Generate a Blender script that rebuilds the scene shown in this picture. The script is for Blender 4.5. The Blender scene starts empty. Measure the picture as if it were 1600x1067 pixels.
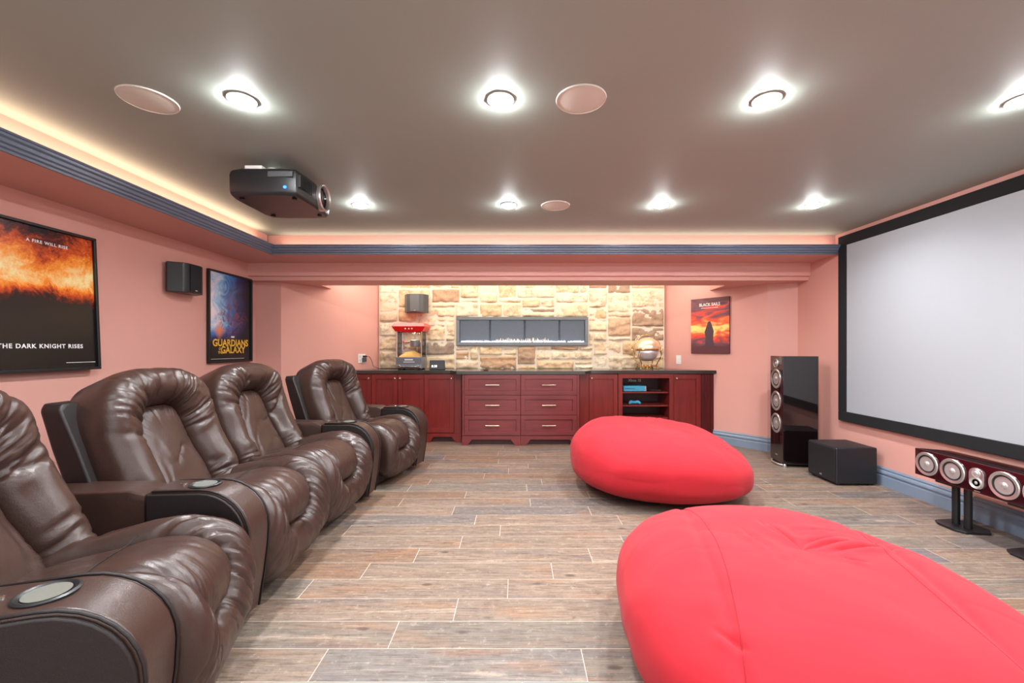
import bpy, bmesh, math, random
from mathutils import Vector, Matrix, noise
PI = math.pi
R = math.radians
C = bpy.context.scene.collection
SC = bpy.context.scene

# ------------------------------------------------------------------ camera
F = 655.0; VX = 806.0; VY = 544.0; EYE = 1.2
cam = bpy.data.cameras.new('camera'); camo = bpy.data.objects.new('camera', cam); C.objects.link(camo)
cam.sensor_width = 36; cam.lens = F*36/1600; cam.shift_x = -(VX-800)/1600; cam.shift_y = (VY-533.5)/1600
cam.clip_start = 0.02
camo.location = (0, 0, EYE); camo.rotation_euler = (PI/2, 0, 0)
SC.camera = camo
def at(px, py, Y): return Vector(((px-VX)*Y/F, Y, EYE-(py-VY)*Y/F))
def fx(px, Y): return (px-VX)*Y/F
def fz(py, Y): return EYE-(py-VY)*Y/F

# ------------------------------------------------------------------ world + exposure
w = bpy.data.worlds.new('world'); SC.world = w; w.use_nodes = True
w.node_tree.nodes['Background'].inputs[0].default_value = (0.9, 0.97, 1.0, 1)
w.node_tree.nodes['Background'].inputs[1].default_value = 0.4
SC.view_settings.view_transform = 'Standard'; SC.view_settings.look = 'None'
SC.view_settings.gamma = 1; SC.view_settings.use_curve_mapping = False
SC.view_settings.exposure = 0.26
POT_E = 13.0      # pot light spot power
POT_M = 440.0      # emission of the frosted pot lens
COVE_W = 2.0      # cove LED strip W per metre
WASH_W = 9.5     # stone wall wash
def area(name, loc, rot, sx, sy, power, col, shape='RECTANGLE', spread=PI):
    l = bpy.data.lights.new(name, 'AREA'); l.shape = shape; l.size = sx; l.size_y = sy
    l.energy = power; l.color = col; l.spread = spread
    o = bpy.data.objects.new(name, l); C.objects.link(o); o.location = loc; o.rotation_euler = rot
    return o
CEIL = 2.334
pot_spots = []
for Y, xs in ((1.91, (-1.248, -0.07, 1.143, 2.315)), (3.316, (-1.23, -0.056, 1.149, 2.359)),
              (0.5, (-1.24, -0.06, 1.146, 2.34)), (-0.9, (-1.24, -0.06, 1.146, 2.34))):
    for x in xs: pot_spots.append((x, Y))
for x, y in pot_spots:
    area('pot_beam', (x, y, CEIL-0.03), (0, 0, 0), 0.09, 0.09, POT_E, (0.94, 0.97, 1.0), 'DISK', R(150))
# cove strips hidden behind the cornice (light the ceiling edge)
CX, CY = -2.39, 4.12       # cornice front planes
area('cove_glow', (CX-0.05, 1.3, 2.225), (PI, 0, 0), 0.03, 5.4, COVE_W*5.4, (1.0, 0.72, 0.5))
area('cove_glow', ((CX+3.2)/2, CY+0.05, 2.225), (PI, 0, 0), 5.5, 0.03, COVE_W*5.5*0.5, (1.0, 0.78, 0.62))
# LED wash above the cabinets, inside the recess behind the header
area('wall_wash', (0.08, 5.2, 2.24), (R(32), 0, 0), 4.4, 0.05, WASH_W*4.4, (1.0, 0.89, 0.76))
# added fill light in the closed wall behind the camera
area('fill_behind_camera', (0.3, -1.665, 1.25), (R(90), 0, 0), 4.4, 1.7, 55, (0.86, 0.97, 1.0))

# ------------------------------------------------------------------ helpers
def sgn(a): return -1.0 if a < 0 else 1.0
class MB:
    def __init__(s): s.v = []; s.f = []
    def add(s, vs, fs):
        o = len(s.v); s.v += [tuple(v) for v in vs]; s.f += [tuple(i+o for i in f) for f in fs]; return s
    def box(s, x0, x1, y0, y1, z0, z1):
        vs = [(x, y, z) for x in (x0, x1) for y in (y0, y1) for z in (z0, z1)]
        return s.add(vs, [(0,1,3,2), (4,6,7,5), (0,4,5,1), (2,3,7,6), (0,2,6,4), (1,5,7,3)])
    def prism(s, pts, y0, y1, axis='y'):
        # pts 2-D polygon (counter-clockwise); extruded along axis
        n = len(pts)
        def P(p, d):
            if axis == 'y': return (p[0], d, p[1])
            if axis == 'x': return (d, p[0], p[1])
            return (p[0], p[1], d)
        vs = [P(p, y0) for p in pts]+[P(p, y1) for p in pts]
        fs = [tuple(range(n)), tuple(range(2*n-1, n-1, -1))]+[(i, i+n, (i+1) % n+n, (i+1) % n) for i in range(n)]
        return s.add(vs, fs)
    def lathe(s, prof, center=(0,0,0), axis='z', n=32):
        # prof: list of (r, h) ; closed at ends if r==0
        c = Vector(center); vs = []; fs = []
        for r, h in prof:
            for k in range(n):
                a = 2*PI*k/n; p, q = r*math.cos(a), r*math.sin(a)
                if axis == 'z': v = (p, q, h)
                elif axis == 'x': v = (h, p, q)
                else: v = (p, h, q)
                vs.append(tuple(c+Vector(v)))
        for i in range(len(prof)-1):
            for k in range(n):
                fs.append((i*n+k, i*n+(k+1) % n, (i+1)*n+(k+1) % n, (i+1)*n+k))
        fs.append(tuple(range(n))); fs.append(tuple((len(prof)-1)*n+k for k in range(n)))
        return s.add(vs, fs)
    def tube(s, pts, r, n=8, closed=False):
        pts = [Vector(p) for p in pts]; m = len(pts); vs = []; fs = []
        up = Vector((0.01, 0.02, 1)).normalized()
        for i, p in enumerate(pts):
            a = pts[(i-1) % m] if (closed or i > 0) else p
            b = pts[(i+1) % m] if (closed or i < m-1) else p
            t = (b-a).normalized()
            if abs(t.dot(up)) > 0.95: u = t.cross(Vector((1, 0.01, 0))).normalized()
            else: u = t.cross(up).normalized()
            w_ = t.cross(u); rr = r[i] if isinstance(r, (list, tuple)) else r
            for k in range(n):
                an = 2*PI*k/n; vs.append(p+u*rr*math.cos(an)+w_*rr*math.sin(an))
        for i in range(m if closed else m-1):
            j = (i+1) % m
            for k in range(n): fs.append((i*n+k, i*n+(k+1) % n, j*n+(k+1) % n, j*n+k))
        if not closed: fs += [tuple(range(n)), tuple((m-1)*n+k for k in range(n))]
        return s.add(vs, fs)
    def grid(s, rows, closed_u=False):
        # rows: list of equal-length lists of points
        m = len(rows[0]); vs = [p for r in rows for p in r]; fs = []
        for i in range(len(rows)-1):
            for k in range(m if closed_u else m-1):
                fs.append((i*m+k, i*m+(k+1) % m, (i+1)*m+(k+1) % m, (i+1)*m+k))
        return s.add(vs, fs)
    def rot(s, M):
        s.v = [tuple(M @ Vector(v)) for v in s.v]; return s
    def build(s, name, mat, parent=None, smooth=False, bevel=0, seg=2, sub=0, angle=35):
        me = bpy.data.meshes.new(name); me.from_pydata(s.v, [], s.f)
        bm = bmesh.new(); bm.from_mesh(me); bmesh.ops.recalc_face_normals(bm, faces=bm.faces)
        bm.to_mesh(me); bm.free()
        me.materials.append(mat)
        o = bpy.data.objects.new(name, me); C.objects.link(o)
        if parent: o.parent = parent
        if smooth or bevel:
            for p in me.polygons: p.use_smooth = True
            if not smooth or smooth == 'auto': 
                try: me.set_sharp_from_angle(angle=R(angle))
                except Exception: pass
        if bevel:
            b = o.modifiers.new('bevel', 'BEVEL'); b.width = bevel; b.segments = seg; b.limit_method = 'ANGLE'; b.angle_limit = R(30)
            b.harden_normals = True
        if sub:
            b = o.modifiers.new('sub', 'SUBSURF'); b.levels = sub; b.render_levels = sub
        return o
def thing(name, label, cat, loc=(0,0,0), rz=0, group=None):
    o = bpy.data.objects.new(name, None); C.objects.link(o); o.empty_display_size = 0.1
    o.location = loc; o.rotation_euler = (0, 0, rz); tag(o, label, cat, group); return o
def tag(o, label, cat, group=None):
    o['label'] = label; o['category'] = cat
    if group: o['group'] = group
    return o
def struct(o): o['kind'] = 'structure'; return o
def text_mb(s, size, bold=0.0, center=True, spacing=1.0, sx=1.0):
    cu = bpy.data.curves.new('t', 'FONT'); cu.body = s; cu.size = size; cu.offset = bold; cu.space_character = spacing
    cu.align_x = 'CENTER' if center else 'LEFT'; cu.resolution_u = 3
    o = bpy.data.objects.new('t', cu); C.objects.link(o)
    bpy.context.view_layer.update()
    me = bpy.data.meshes.new_from_object(o.evaluated_get(bpy.context.evaluated_depsgraph_get()))
    mb = MB(); mb.add([(v.co.x*sx, 0, v.co.y) for v in me.vertices], [tuple(p.vertices) for p in me.polygons])
    bpy.data.objects.remove(o); bpy.data.curves.remove(cu); bpy.data.meshes.remove(me)
    return mb
def shift(mb, x, y, z): mb.v = [(a+x, b+y, c+z) for a, b, c in mb.v]; return mb

# ------------------------------------------------------------------ materials
def srgb(r, g, b):
    f = lambda c: (c/255/12.92) if c/255 <= 0.04045 else ((c/255+0.055)/1.055)**2.4
    return (f(r), f(g), f(b), 1)
class NT:
    def __init__(s, name):
        s.m = bpy.data.materials.new(name); s.m.use_nodes = True; s.t = s.m.node_tree; s.n = s.t.nodes
        s.b = s.n['Principled BSDF']
    def N(s, typ, **kw):
        n = s.n.new(typ)
        for k, v in kw.items():
            if k == 'ins':
                for a, b in v.items():
                    if isinstance(b, bpy.types.NodeSocket): s.t.links.new(b, n.inputs[a])
                    else: n.inputs[a].default_value = b
            else: setattr(n, k, v)
        return n
    def M(s, op, a, b=0.0, c=0.0, clamp=False):
        n = s.n.new('ShaderNodeMath'); n.operation = op; n.use_clamp = clamp
        for i, v in enumerate((a, b, c)):
            if isinstance(v, bpy.types.NodeSocket): s.t.links.new(v, n.inputs[i])
            else: n.inputs[i].default_value = v
        return n.outputs[0]
    def L(s, a, b): s.t.links.new(a, b)
    def mix(s, fac, a, b, blend='MIX'):
        n = s.n.new('ShaderNodeMix'); n.data_type = 'RGBA'; n.blend_type = blend
        for sock, v in ((n.inputs[0], fac), (n.inputs[6], a), (n.inputs[7], b)):
            if isinstance(v, bpy.types.NodeSocket): s.t.links.new(v, sock)
            else: sock.default_value = v
        return n.outputs[2]
    def ramp(s, fac, stops, interp='LINEAR'):
        n = s.n.new('ShaderNodeValToRGB'); s.L(fac, n.inputs[0]); cr = n.color_ramp; cr.interpolation = interp
        while len(cr.elements) < len(stops): cr.elements.new(0.5)
        for e, (p, c) in zip(cr.elements, stops): e.position = p; e.color = c
        return n.outputs[0]
    def bump(s, h, strength=0.3, dist=0.002):
        n = s.N('ShaderNodeBump', ins={'Strength': strength, 'Distance': dist, 'Height': h}); s.L(n.outputs[0], s.b.inputs['Normal'])
    def set(s, **kw):
        for k, v in kw.items():
            key = {'col': 'Base Color', 'rough': 'Roughness', 'metal': 'Metallic', 'spec': 'Specular IOR Level', 'coat': 'Coat Weight',
                   'coatr': 'Coat Roughness', 'sheen': 'Sheen Weight', 'ecol': 'Emission Color', 'estr': 'Emission Strength', 'trans': 'Transmission Weight', 'alpha': 'Alpha'}[k]
            if isinstance(v, bpy.types.NodeSocket): s.L(v, s.b.inputs[key])
            else: s.b.inputs[key].default_value = v
        return s
def simple(name, col, rough=0.5, metal=0.0, bumps=0, scale=200, **kw):
    t = NT(name); t.set(col=col, rough=rough, metal=metal, **kw)
    tc = t.N('ShaderNodeTexCoord').outputs['Object']
    nz = t.N('ShaderNodeTexNoise', ins={'Vector': tc, 'Scale': scale, 'Detail': 3.0})
    if bumps: t.bump(nz.outputs[0], bumps, 0.001)
    return t.m
M = {}
M['wall'] = simple('salmon_wall_paint', srgb(208, 153, 142), 0.55, bumps=0.06, scale=90)
M['ceiling'] = simple('taupe_ceiling_paint', srgb(154, 163, 154), 0.6, bumps=0.05, scale=90)
M['trim'] = simple('slate_blue_trim_paint', srgb(90, 101, 119), 0.35)
M['trim_base'] = simple('pale_slate_blue_trim_paint', srgb(118, 132, 150), 0.3)
M['black'] = simple('black_plastic', srgb(22, 22, 24), 0.4)
M['blackvelvet'] = simple('black_velvet', srgb(12, 13, 16), 0.9, bumps=0.2, scale=600)
M['gloss'] = simple('gloss_black_lacquer', srgb(16, 9, 10), 0.05, coat=1.0)
M['cherrygloss'] = simple('gloss_cherry_lacquer', srgb(48, 12, 18), 0.12, coat=0.6)
M['satin'] = simple('satin_black_vinyl', srgb(24, 26, 31), 0.45, bumps=0.15, scale=500)
M['silver'] = simple('brushed_silver', srgb(205, 200, 198), 0.3, 0.85)
M['cone'] = simple('silver_cone', srgb(200, 198, 198), 0.35, 0.7)
M['rubber'] = simple('black_rubber', srgb(18, 18, 18), 0.6)
M['screen'] = simple('grey_screen_fabric', srgb(158, 163, 168), 0.7)
M['whiteplastic'] = simple('white_plastic', srgb(225, 222, 220), 0.35)
M['grille'] = simple('beige_speaker_grille', srgb(216, 214, 202), 0.6, bumps=0.1, scale=900)
M['grey_plastic'] = simple('grey_speaker_plastic', srgb(72, 74, 76), 0.35)
M['dark_glass'] = simple('dark_glass', srgb(12, 14, 18), 0.04)
M['red'] = simple('red_enamel', srgb(225, 30, 32), 0.3)
M['steel'] = simple('grey_steel', srgb(120, 122, 128), 0.35, 0.4)
M['chrome'] = simple('chrome', srgb(225, 225, 225), 0.12, 1.0)
M['lidgold'] = simple('pale_gold', srgb(245, 226, 190), 0.32, 0.75)
M['satin_chrome'] = simple('satin_chrome', srgb(225, 222, 224), 0.38, 0.7)
M['gold'] = simple('polished_gold', srgb(232, 190, 120), 0.15, 1.0)
M['bronze'] = simple('satin_nickel', srgb(190, 170, 150), 0.3, 0.9)
M['popcorn'] = simple('yellow_popcorn', srgb(240, 190, 110), 0.8, bumps=0.5, scale=60)
M['blue'] = simple('blue_console_plastic', srgb(60, 150, 185), 0.35)
M['whiteprint'] = simple('white_print', srgb(225, 225, 225), 0.6)
M['goldprint'] = simple('yellow_print', srgb(225, 175, 55), 0.6)
M['counter'] = simple('dark_granite', srgb(58, 52, 48), 0.15, bumps=0.02)
M['crystal'] = simple('glowing_white_crystal', srgb(235, 235, 240), 0.2, ecol=srgb(235, 238, 255), estr=2.0)  # emission put into the material, as if LEDs lit the crystals
M['frame_grey'] = simple('grey_metal_frame', srgb(104, 110, 114), 0.35, 0.3)
M['firebox'] = simple('dark_firebox', srgb(98, 104, 110), 0.25)
def glass(name, col=(1,1,1,1), rough=0.0):
    t = NT(name); n = t.n; t.set(col=col, rough=0.02)
    tr = n.new('ShaderNodeBsdfTransparent'); tr.inputs[0].default_value = col
    gl = n.new('ShaderNodeBsdfGlossy'); gl.inputs['Roughness'].default_value = 0.02
    fr = n.new('ShaderNodeFresnel'); fr.inputs[0].default_value = 1.5
    mx = n.new('ShaderNodeMixShader'); t.L(fr.outputs[0], mx.inputs[0]); t.L(tr.outputs[0], mx.inputs[1]); t.L(gl.outputs[0], mx.inputs[2])
    t.L(mx.outputs[0], n['Material Output'].inputs[0]); return t.m
M['glass'] = glass('clear_glass'); M['tint'] = glass('tinted_fire_glass', (0.75, 0.78, 0.82, 1))
def emit(name, col, s):
    t = NT(name); t.set(col=col, ecol=col, estr=s); return t.m
M['pot'] = emit('frosted_light_lens', (0.96, 0.97, 0.97, 1), POT_M)
M['led_blue'] = emit('blue_led', (0.01, 0.12, 1, 1), 4)
M['led_white'] = emit('white_display_digits', (0.9, 0.95, 1, 1), 0.9)
M['flame'] = emit('flame', (1.0, 0.7, 0.42, 1), 4)
M['led_strip'] = emit('warm_led_strip', (1.0, 0.75, 0.5, 1), 3)
# leather
def leather(name, col, col2, rough):
    t = NT(name); tc = t.N('ShaderNodeTexCoord').outputs['Object']
    n1 = t.N('ShaderNodeTexNoise', ins={'Vector': tc, 'Scale': 9.0, 'Detail': 4.0})
    v = t.N('ShaderNodeTexVoronoi', ins={'Vector': tc, 'Scale': 420.0})
    t.set(col=t.mix(n1.outputs[0], col, col2), rough=rough, spec=0.5)
    n2 = t.N('ShaderNodeTexNoise', ins={'Vector': tc, 'Scale': 34.0, 'Detail': 3.0, 'Distortion': 0.8})
    h = t.M('ADD', t.M('MULTIPLY', v.outputs[0], 0.25), t.M('MULTIPLY', n2.outputs[0], 0.9))
    t.bump(h, 0.35, 0.003); return t.m
M['leather'] = leather('brown_leather', srgb(52, 36, 31), srgb(62, 43, 37), 0.32)
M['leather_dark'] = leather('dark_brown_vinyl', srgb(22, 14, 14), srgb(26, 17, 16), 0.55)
# red suede
def suede():
    t = NT('red_suede'); tc = t.N('ShaderNodeTexCoord').outputs['Object']
    n1 = t.N('ShaderNodeTexNoise', ins={'Vector': tc, 'Scale': 6.0, 'Detail': 5.0})
    n2 = t.N('ShaderNodeTexNoise', ins={'Vector': tc, 'Scale': 300.0, 'Detail': 2.0})
    t.set(col=t.mix(n1.outputs[0], srgb(164, 10, 27), srgb(176, 19, 36)), rough=0.9, sheen=0.08)
    t.b.inputs['Sheen Tint'].default_value = (1, 0.55, 0.55, 1)
    t.bump(n2.outputs[0], 0.25, 0.001); return t.m
M['suede'] = suede()
M['seam'] = simple('dark_red_seam', srgb(140, 12, 28), 0.9)
# cherry wood
def wood(name, c1, c2, rough=0.35, vertical=True):
    t = NT(name); tc = t.N('ShaderNodeTexCoord').outputs['Object']
    mp = t.N('ShaderNodeMapping', ins={'Vector': tc, 'Scale': (30, 30, 2.0) if vertical else (2, 30, 30)})
    n1 = t.N('ShaderNodeTexNoise', ins={'Vector': mp.outputs[0], 'Scale': 1.5, 'Detail': 6.0, 'Distortion': 0.6})
    n2 = t.N('ShaderNodeTexNoise', ins={'Vector': tc, 'Scale': 2.5, 'Detail': 2.0})
    f = t.M('ADD', t.M('MULTIPLY', n1.outputs[0], 0.55), t.M('MULTIPLY', n2.outputs[0], 0.45))
    t.set(col=t.ramp(f, [(0.3, c1), (0.7, c2)]), rough=rough, coat=0.15); return t.m
M['cherry'] = wood('cherry_wood', srgb(98, 24, 22), srgb(130, 40, 35))
M['cherryh'] = wood('cherry_wood_horizontal', srgb(94, 34, 35), srgb(126, 50, 50), vertical=False)
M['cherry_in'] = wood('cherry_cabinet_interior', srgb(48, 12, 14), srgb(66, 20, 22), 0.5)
M['cherry_dk'] = wood('dark_cherry_wood', srgb(66, 16, 16), srgb(92, 26, 26))
# floor tiles
def floor_mat():
    t = NT('wood_look_tile'); tc = t.N('ShaderNodeTexCoord').outputs['Object']
    sp = t.N('ShaderNodeSeparateXYZ', ins={0: tc}); X, Y = sp.outputs[0], sp.outputs[1]
    RW, PL = 0.1675, 1.0075
    ry = t.M('DIVIDE', t.M('SUBTRACT', Y, 2.01), RW); k = t.M('FLOOR', ry); fy = t.M('SUBTRACT', ry, k)
    wn = t.N('ShaderNodeTexWhiteNoise', noise_dimensions='1D', ins={'W': t.M('MULTIPLY', k, 7.31)})
    lin = t.M('ADD', t.M('MULTIPLY', k, 0.236), -0.04)
    far = t.M('GREATER_THAN', k, 4.5)
    off = t.M('ADD', t.M('MULTIPLY', lin, t.M('SUBTRACT', 1.0, far)), t.M('MULTIPLY', wn.outputs[0], far))
    rx = t.M('DIVIDE', t.M('SUBTRACT', X, off), PL); j = t.M('FLOOR', rx); fxx = t.M('SUBTRACT', rx, j)
    cid = t.N('ShaderNodeCombineXYZ', ins={0: k, 1: j, 2: 0.0})
    wp = t.N('ShaderNodeTexWhiteNoise', noise_dimensions='3D', ins={'Vector': cid.outputs[0]})
    wcol = t.N('ShaderNodeSeparateXYZ', ins={0: wp.outputs['Color']})
    # grain coordinates: offset per plank, stretched along X
    g = t.N('ShaderNodeCombineXYZ', ins={0: t.M('ADD', t.M('MULTIPLY', X, 1.0), t.M('MULTIPLY', wcol.outputs[0], 37.0)), 1: t.M('MULTIPLY', Y, 13.0), 2: t.M('MULTIPLY', wcol.outputs[1], 19.0)})
    n1 = t.N('ShaderNodeTexNoise', ins={'Vector': g.outputs[0], 'Scale': 1.7, 'Detail': 8.0, 'Roughness': 0.62, 'Distortion': 0.5})
    g2 = t.N('ShaderNodeCombineXYZ', ins={0: t.M('ADD', t.M('MULTIPLY', X, 2.2), t.M('MULTIPLY', wcol.outputs[1], 11.0)), 1: t.M('MULTIPLY', Y, 42.0), 2: wcol.outputs[2]})
    n2 = t.N('ShaderNodeTexNoise', ins={'Vector': g2.outputs[0], 'Scale': 3.2, 'Detail': 9.0, 'Roughness': 0.78, 'Distortion': 0.4})
    g3 = t.N('ShaderNodeCombineXYZ', ins={0: t.M('ADD', X, t.M('MULTIPLY', wcol.outputs[2], 23.0)), 1: t.M('MULTIPLY', Y, 5.0), 2: wcol.outputs[0]})
    n3 = t.N('ShaderNodeTexNoise', ins={'Vector': g3.outputs[0], 'Scale': 1.6, 'Detail': 3.0})
    base = t.ramp(wp.outputs['Value'], [(0.0, srgb(130, 113, 99)), (0.3, srgb(119, 109, 98)), (0.5, srgb(135, 116, 101)), (0.66, srgb(112, 105, 100)), (0.8, srgb(128, 102, 83)), (0.93, srgb(104, 103, 107)), (1.0, srgb(121, 109, 98))], 'CONSTANT')
    c = t.mix(t.ramp(n3.outputs[0], [(0.54, (0,0,0,1)), (0.72, (0.6,)*3+(1,))]), base, srgb(146, 100, 70))
    c = t.mix(t.ramp(n1.outputs[0], [(0.5, (0,0,0,1)), (0.68, (0.7,)*3+(1,))]), c, srgb(92, 86, 88))
    c = t.mix(t.ramp(n1.outputs[0], [(0.30, (0.6,)*3+(1,)), (0.42, (0,0,0,1))]), c, srgb(176, 156, 138))
    c = t.mix(t.ramp(n2.outputs[0], [(0.47, (0,0,0,1)), (0.62, (0.85,)*3+(1,))]), c, srgb(80, 64, 54))
    n4 = t.N('ShaderNodeTexNoise', ins={'Vector': tc, 'Scale': 26.0, 'Detail': 8.0, 'Roughness': 0.8})
    c = t.mix(t.ramp(n4.outputs[0], [(0.54, (0,0,0,1)), (0.64, (0.6,)*3+(1,))]), c, srgb(84, 70, 62))
    c = t.mix(t.ramp(n4.outputs[0], [(0.34, (0.45,)*3+(1,)), (0.44, (0,0,0,1))]), c, srgb(178, 164, 150))
    # knots
    kn = t.N('ShaderNodeCombineXYZ', ins={0: t.M('MULTIPLY', X, 3.0), 1: t.M('MULTIPLY', Y, 7.0), 2: 0.0})
    vo = t.N('ShaderNodeTexVoronoi', ins={'Vector': kn.outputs[0], 'Scale': 1.0, 'Randomness': 1.0})
    c = t.mix(t.ramp(vo.outputs['Distance'], [(0.05, (0.75,)*3+(1,)), (0.11, (0,0,0,1))]), c, srgb(66, 54, 50))
    gy = t.M('MINIMUM', fy, t.M('SUBTRACT', 1.0, fy)); gx = t.M('MINIMUM', fxx, t.M('SUBTRACT', 1.0, fxx))
    grout = t.M('MAXIMUM', t.M('LESS_THAN', gy, 0.007), t.M('LESS_THAN', gx, 0.0014))
    c = t.mix(grout, c, srgb(190, 175, 160))
    rough = t.M('ADD', 0.3, t.M('MULTIPLY', n2.outputs[0], 0.2))
    t.set(col=c, rough=rough, spec=0.4)
    t.bump(t.M('SUBTRACT', t.M('MULTIPLY', n2.outputs[0], 0.3), grout), 0.25, 0.001); return t.m
M['floor'] = floor_mat()
# stone
def stone_mat():
    t = NT('buff_sandstone'); tc = t.N('ShaderNodeTexCoord').outputs['Object']
    at_ = t.N('ShaderNodeAttribute', attribute_name='tone')
    n1 = t.N('ShaderNodeTexNoise', ins={'Vector': tc, 'Scale': 9.0, 'Detail': 7.0, 'Roughness': 0.65, 'Distortion': 1.0})
    n2 = t.N('ShaderNodeTexNoise', ins={'Vector': tc, 'Scale': 45.0, 'Detail': 5.0})
    base = t.ramp(at_.outputs['Fac'], [(0.0, srgb(206, 184, 150)), (0.25, srgb(214, 198, 172)), (0.45, srgb(198, 170, 132)), (0.6, srgb(218, 206, 184)), (0.78, srgb(184, 150, 118)), (0.9, srgb(152, 130, 112)), (1.0, srgb(130, 118, 106))])
    c = t.mix(t.ramp(n1.outputs[0], [(0.5, (0,0,0,1)), (0.7, (0.8,)*3+(1,))]), base, srgb(170, 128, 90))
    c = t.mix(t.ramp(n2.outputs[0], [(0.58, (0,0,0,1)), (0.75, (0.7,)*3+(1,))]), c, srgb(104, 86, 72))
    t.set(col=c, rough=0.85); t.bump(n2.outputs[0], 0.5, 0.004); return t.m
M['stone'] = stone_mat()
M['mortar'] = simple('cream_mortar', srgb(206, 196, 178), 0.9, bumps=0.4, scale=120)
# generic poster prints (object coordinates: x across, z up)
def poster_fire(W, H):
    t = NT('orange_flame_print'); tc = t.N('ShaderNodeTexCoord').outputs['Object']
    sp = t.N('ShaderNodeSeparateXYZ', ins={0: tc}); x, z = sp.outputs[0], sp.outputs[2]
    n1 = t.N('ShaderNodeTexNoise', ins={'Vector': tc, 'Scale': 6.0, 'Detail': 10.0, 'Roughness': 0.8, 'Distortion': 0.9})
    n2 = t.N('ShaderNodeTexNoise', ins={'Vector': tc, 'Scale': 40.0, 'Detail': 6.0, 'Roughness': 0.8})
    # glow band in the upper middle of the print
    dz = t.M('MULTIPLY', t.M('SUBTRACT', z, t.M('MULTIPLY', t.M('ABSOLUTE', x), 0.35)), 1.0)
    band = t.M('SUBTRACT', 1.0, t.M('MULTIPLY', t.M('ABSOLUTE', t.M('SUBTRACT', dz, 0.08)), 2.2), clamp=True)
    f = t.M('ADD', t.M('MULTIPLY', band, 0.95), t.M('MULTIPLY', t.M('SUBTRACT', n1.outputs[0], 0.5), 1.1))
    f = t.M('ADD', f, t.M('MULTIPLY', t.M('SUBTRACT', n2.outputs[0], 0.5), 0.5))
    # dark hill of rubble at the bottom
    hill = t.M('SUBTRACT', t.M('ADD', z, 0.27), t.M('ADD', t.M('MULTIPLY', n1.outputs[0], 0.50), t.M('MULTIPLY', t.M('ABSOLUTE', x), -.35)))
    hm = t.M('MULTIPLY', hill, 6.0, clamp=True); hm = t.M('ADD', t.M('MULTIPLY', hm, 0.85), 0.06)
    f = t.M('MULTIPLY', f, hm)
    c = t.ramp(f, [(0.22, srgb(20, 18, 20)), (0.36, srgb(86, 22, 14)), (0.52, srgb(206, 78, 18)), (0.68, srgb(246, 150, 46)), (0.88, srgb(246, 226, 160))])
    t.set(col=c, rough=0.25); return t.m
def poster_space(W, H):
    t = NT('blue_space_print'); tc = t.N('ShaderNodeTexCoord').outputs['Object']
    sp = t.N('ShaderNodeSeparateXYZ', ins={0: tc}); x, z = sp.outputs[0], sp.outputs[2]
    n1 = t.N('ShaderNodeTexNoise', ins={'Vector': tc, 'Scale': 5.0, 'Detail': 8.0, 'Roughness': 0.65, 'Distortion': 1.5})
    n2 = t.N('ShaderNodeTexNoise', ins={'Vector': tc, 'Scale': 16.0, 'Detail': 6.0, 'Distortion': 2.0})
    left = t.M('ADD', 0.48, t.M('MULTIPLY', x, -1.5)); f = t.M('MULTIPLY', left, t.M('ADD', 0.2, t.M('MULTIPLY', n1.outputs[0], 1.5)))
    up = t.M('MULTIPLY', t.M('ADD', z, 0.28), 5.0, clamp=True); f = t.M('MULTIPLY', f, up)
    c = t.ramp(f, [(0.08, srgb(22, 22, 28)), (0.3, srgb(36, 52, 104)), (0.5, srgb(60, 120, 190)), (0.7, srgb(150, 200, 235)), (0.9, srgb(235, 225, 235))])
    mid = t.M('MULTIPLY', t.M('SUBTRACT', 0.30, t.M('ADD', t.M('ABSOLUTE', z), t.M('ABSOLUTE', x))), 6.0, clamp=True)
    c = t.mix(t.M('MULTIPLY', mid, t.ramp(n2.outputs[0], [(0.45, (0,0,0,1)), (0.6, (1,1,1,1))])), c, srgb(120, 60, 80))
    o = t.M('SUBTRACT', 1.0, t.M('MULTIPLY', t.M('ADD', t.M('ABSOLUTE', t.M('ADD', x, 0.17)), t.M('ABSOLUTE', t.M('ADD', z, 0.13))), 9.0), clamp=True)
    c = t.mix(o, c, srgb(235, 130, 50))
    t.set(col=c, rough=0.25); return t.m
def poster_sky():
    t = NT('red_sky_print'); tc = t.N('ShaderNodeTexCoord').outputs['Object']
    sp = t.N('ShaderNodeSeparateXYZ', ins={0: tc}); x, z = sp.outputs[0], sp.outputs[2]
    mp = t.N('ShaderNodeMapping', ins={'Vector': tc, 'Scale': (3.0, 1, 9.0), 'Rotation': (0, R(18), 0)})
    n1 = t.N('ShaderNodeTexNoise', ins={'Vector': mp.outputs[0], 'Scale': 1.3, 'Detail': 5.0, 'Distortion': 1.2})
    band = t.M('SUBTRACT', 1.0, t.M('MULTIPLY', t.M('ABSOLUTE', t.M('ADD', z, 0.03)), 2.6), clamp=True)
    f = t.M('ADD', t.M('MULTIPLY', n1.outputs[0], 1.0), t.M('MULTIPLY', t.M('SUBTRACT', band, 0.5), 0.55))
    low = t.M('MULTIPLY', t.M('ADD', z, 0.29), 14.0, clamp=True); f = t.M('MULTIPLY', f, t.M('ADD', 0.25, t.M('MULTIPLY', low, 0.75)))
    c = t.ramp(f, [(0.22, srgb(88, 42, 50)), (0.42, srgb(112, 70, 80)), (0.52, srgb(205, 62, 48)), (0.66, srgb(240, 110, 60)), (0.82, srgb(252, 210, 120))])
    t.set(col=c, rough=0.5); return t.m

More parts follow.
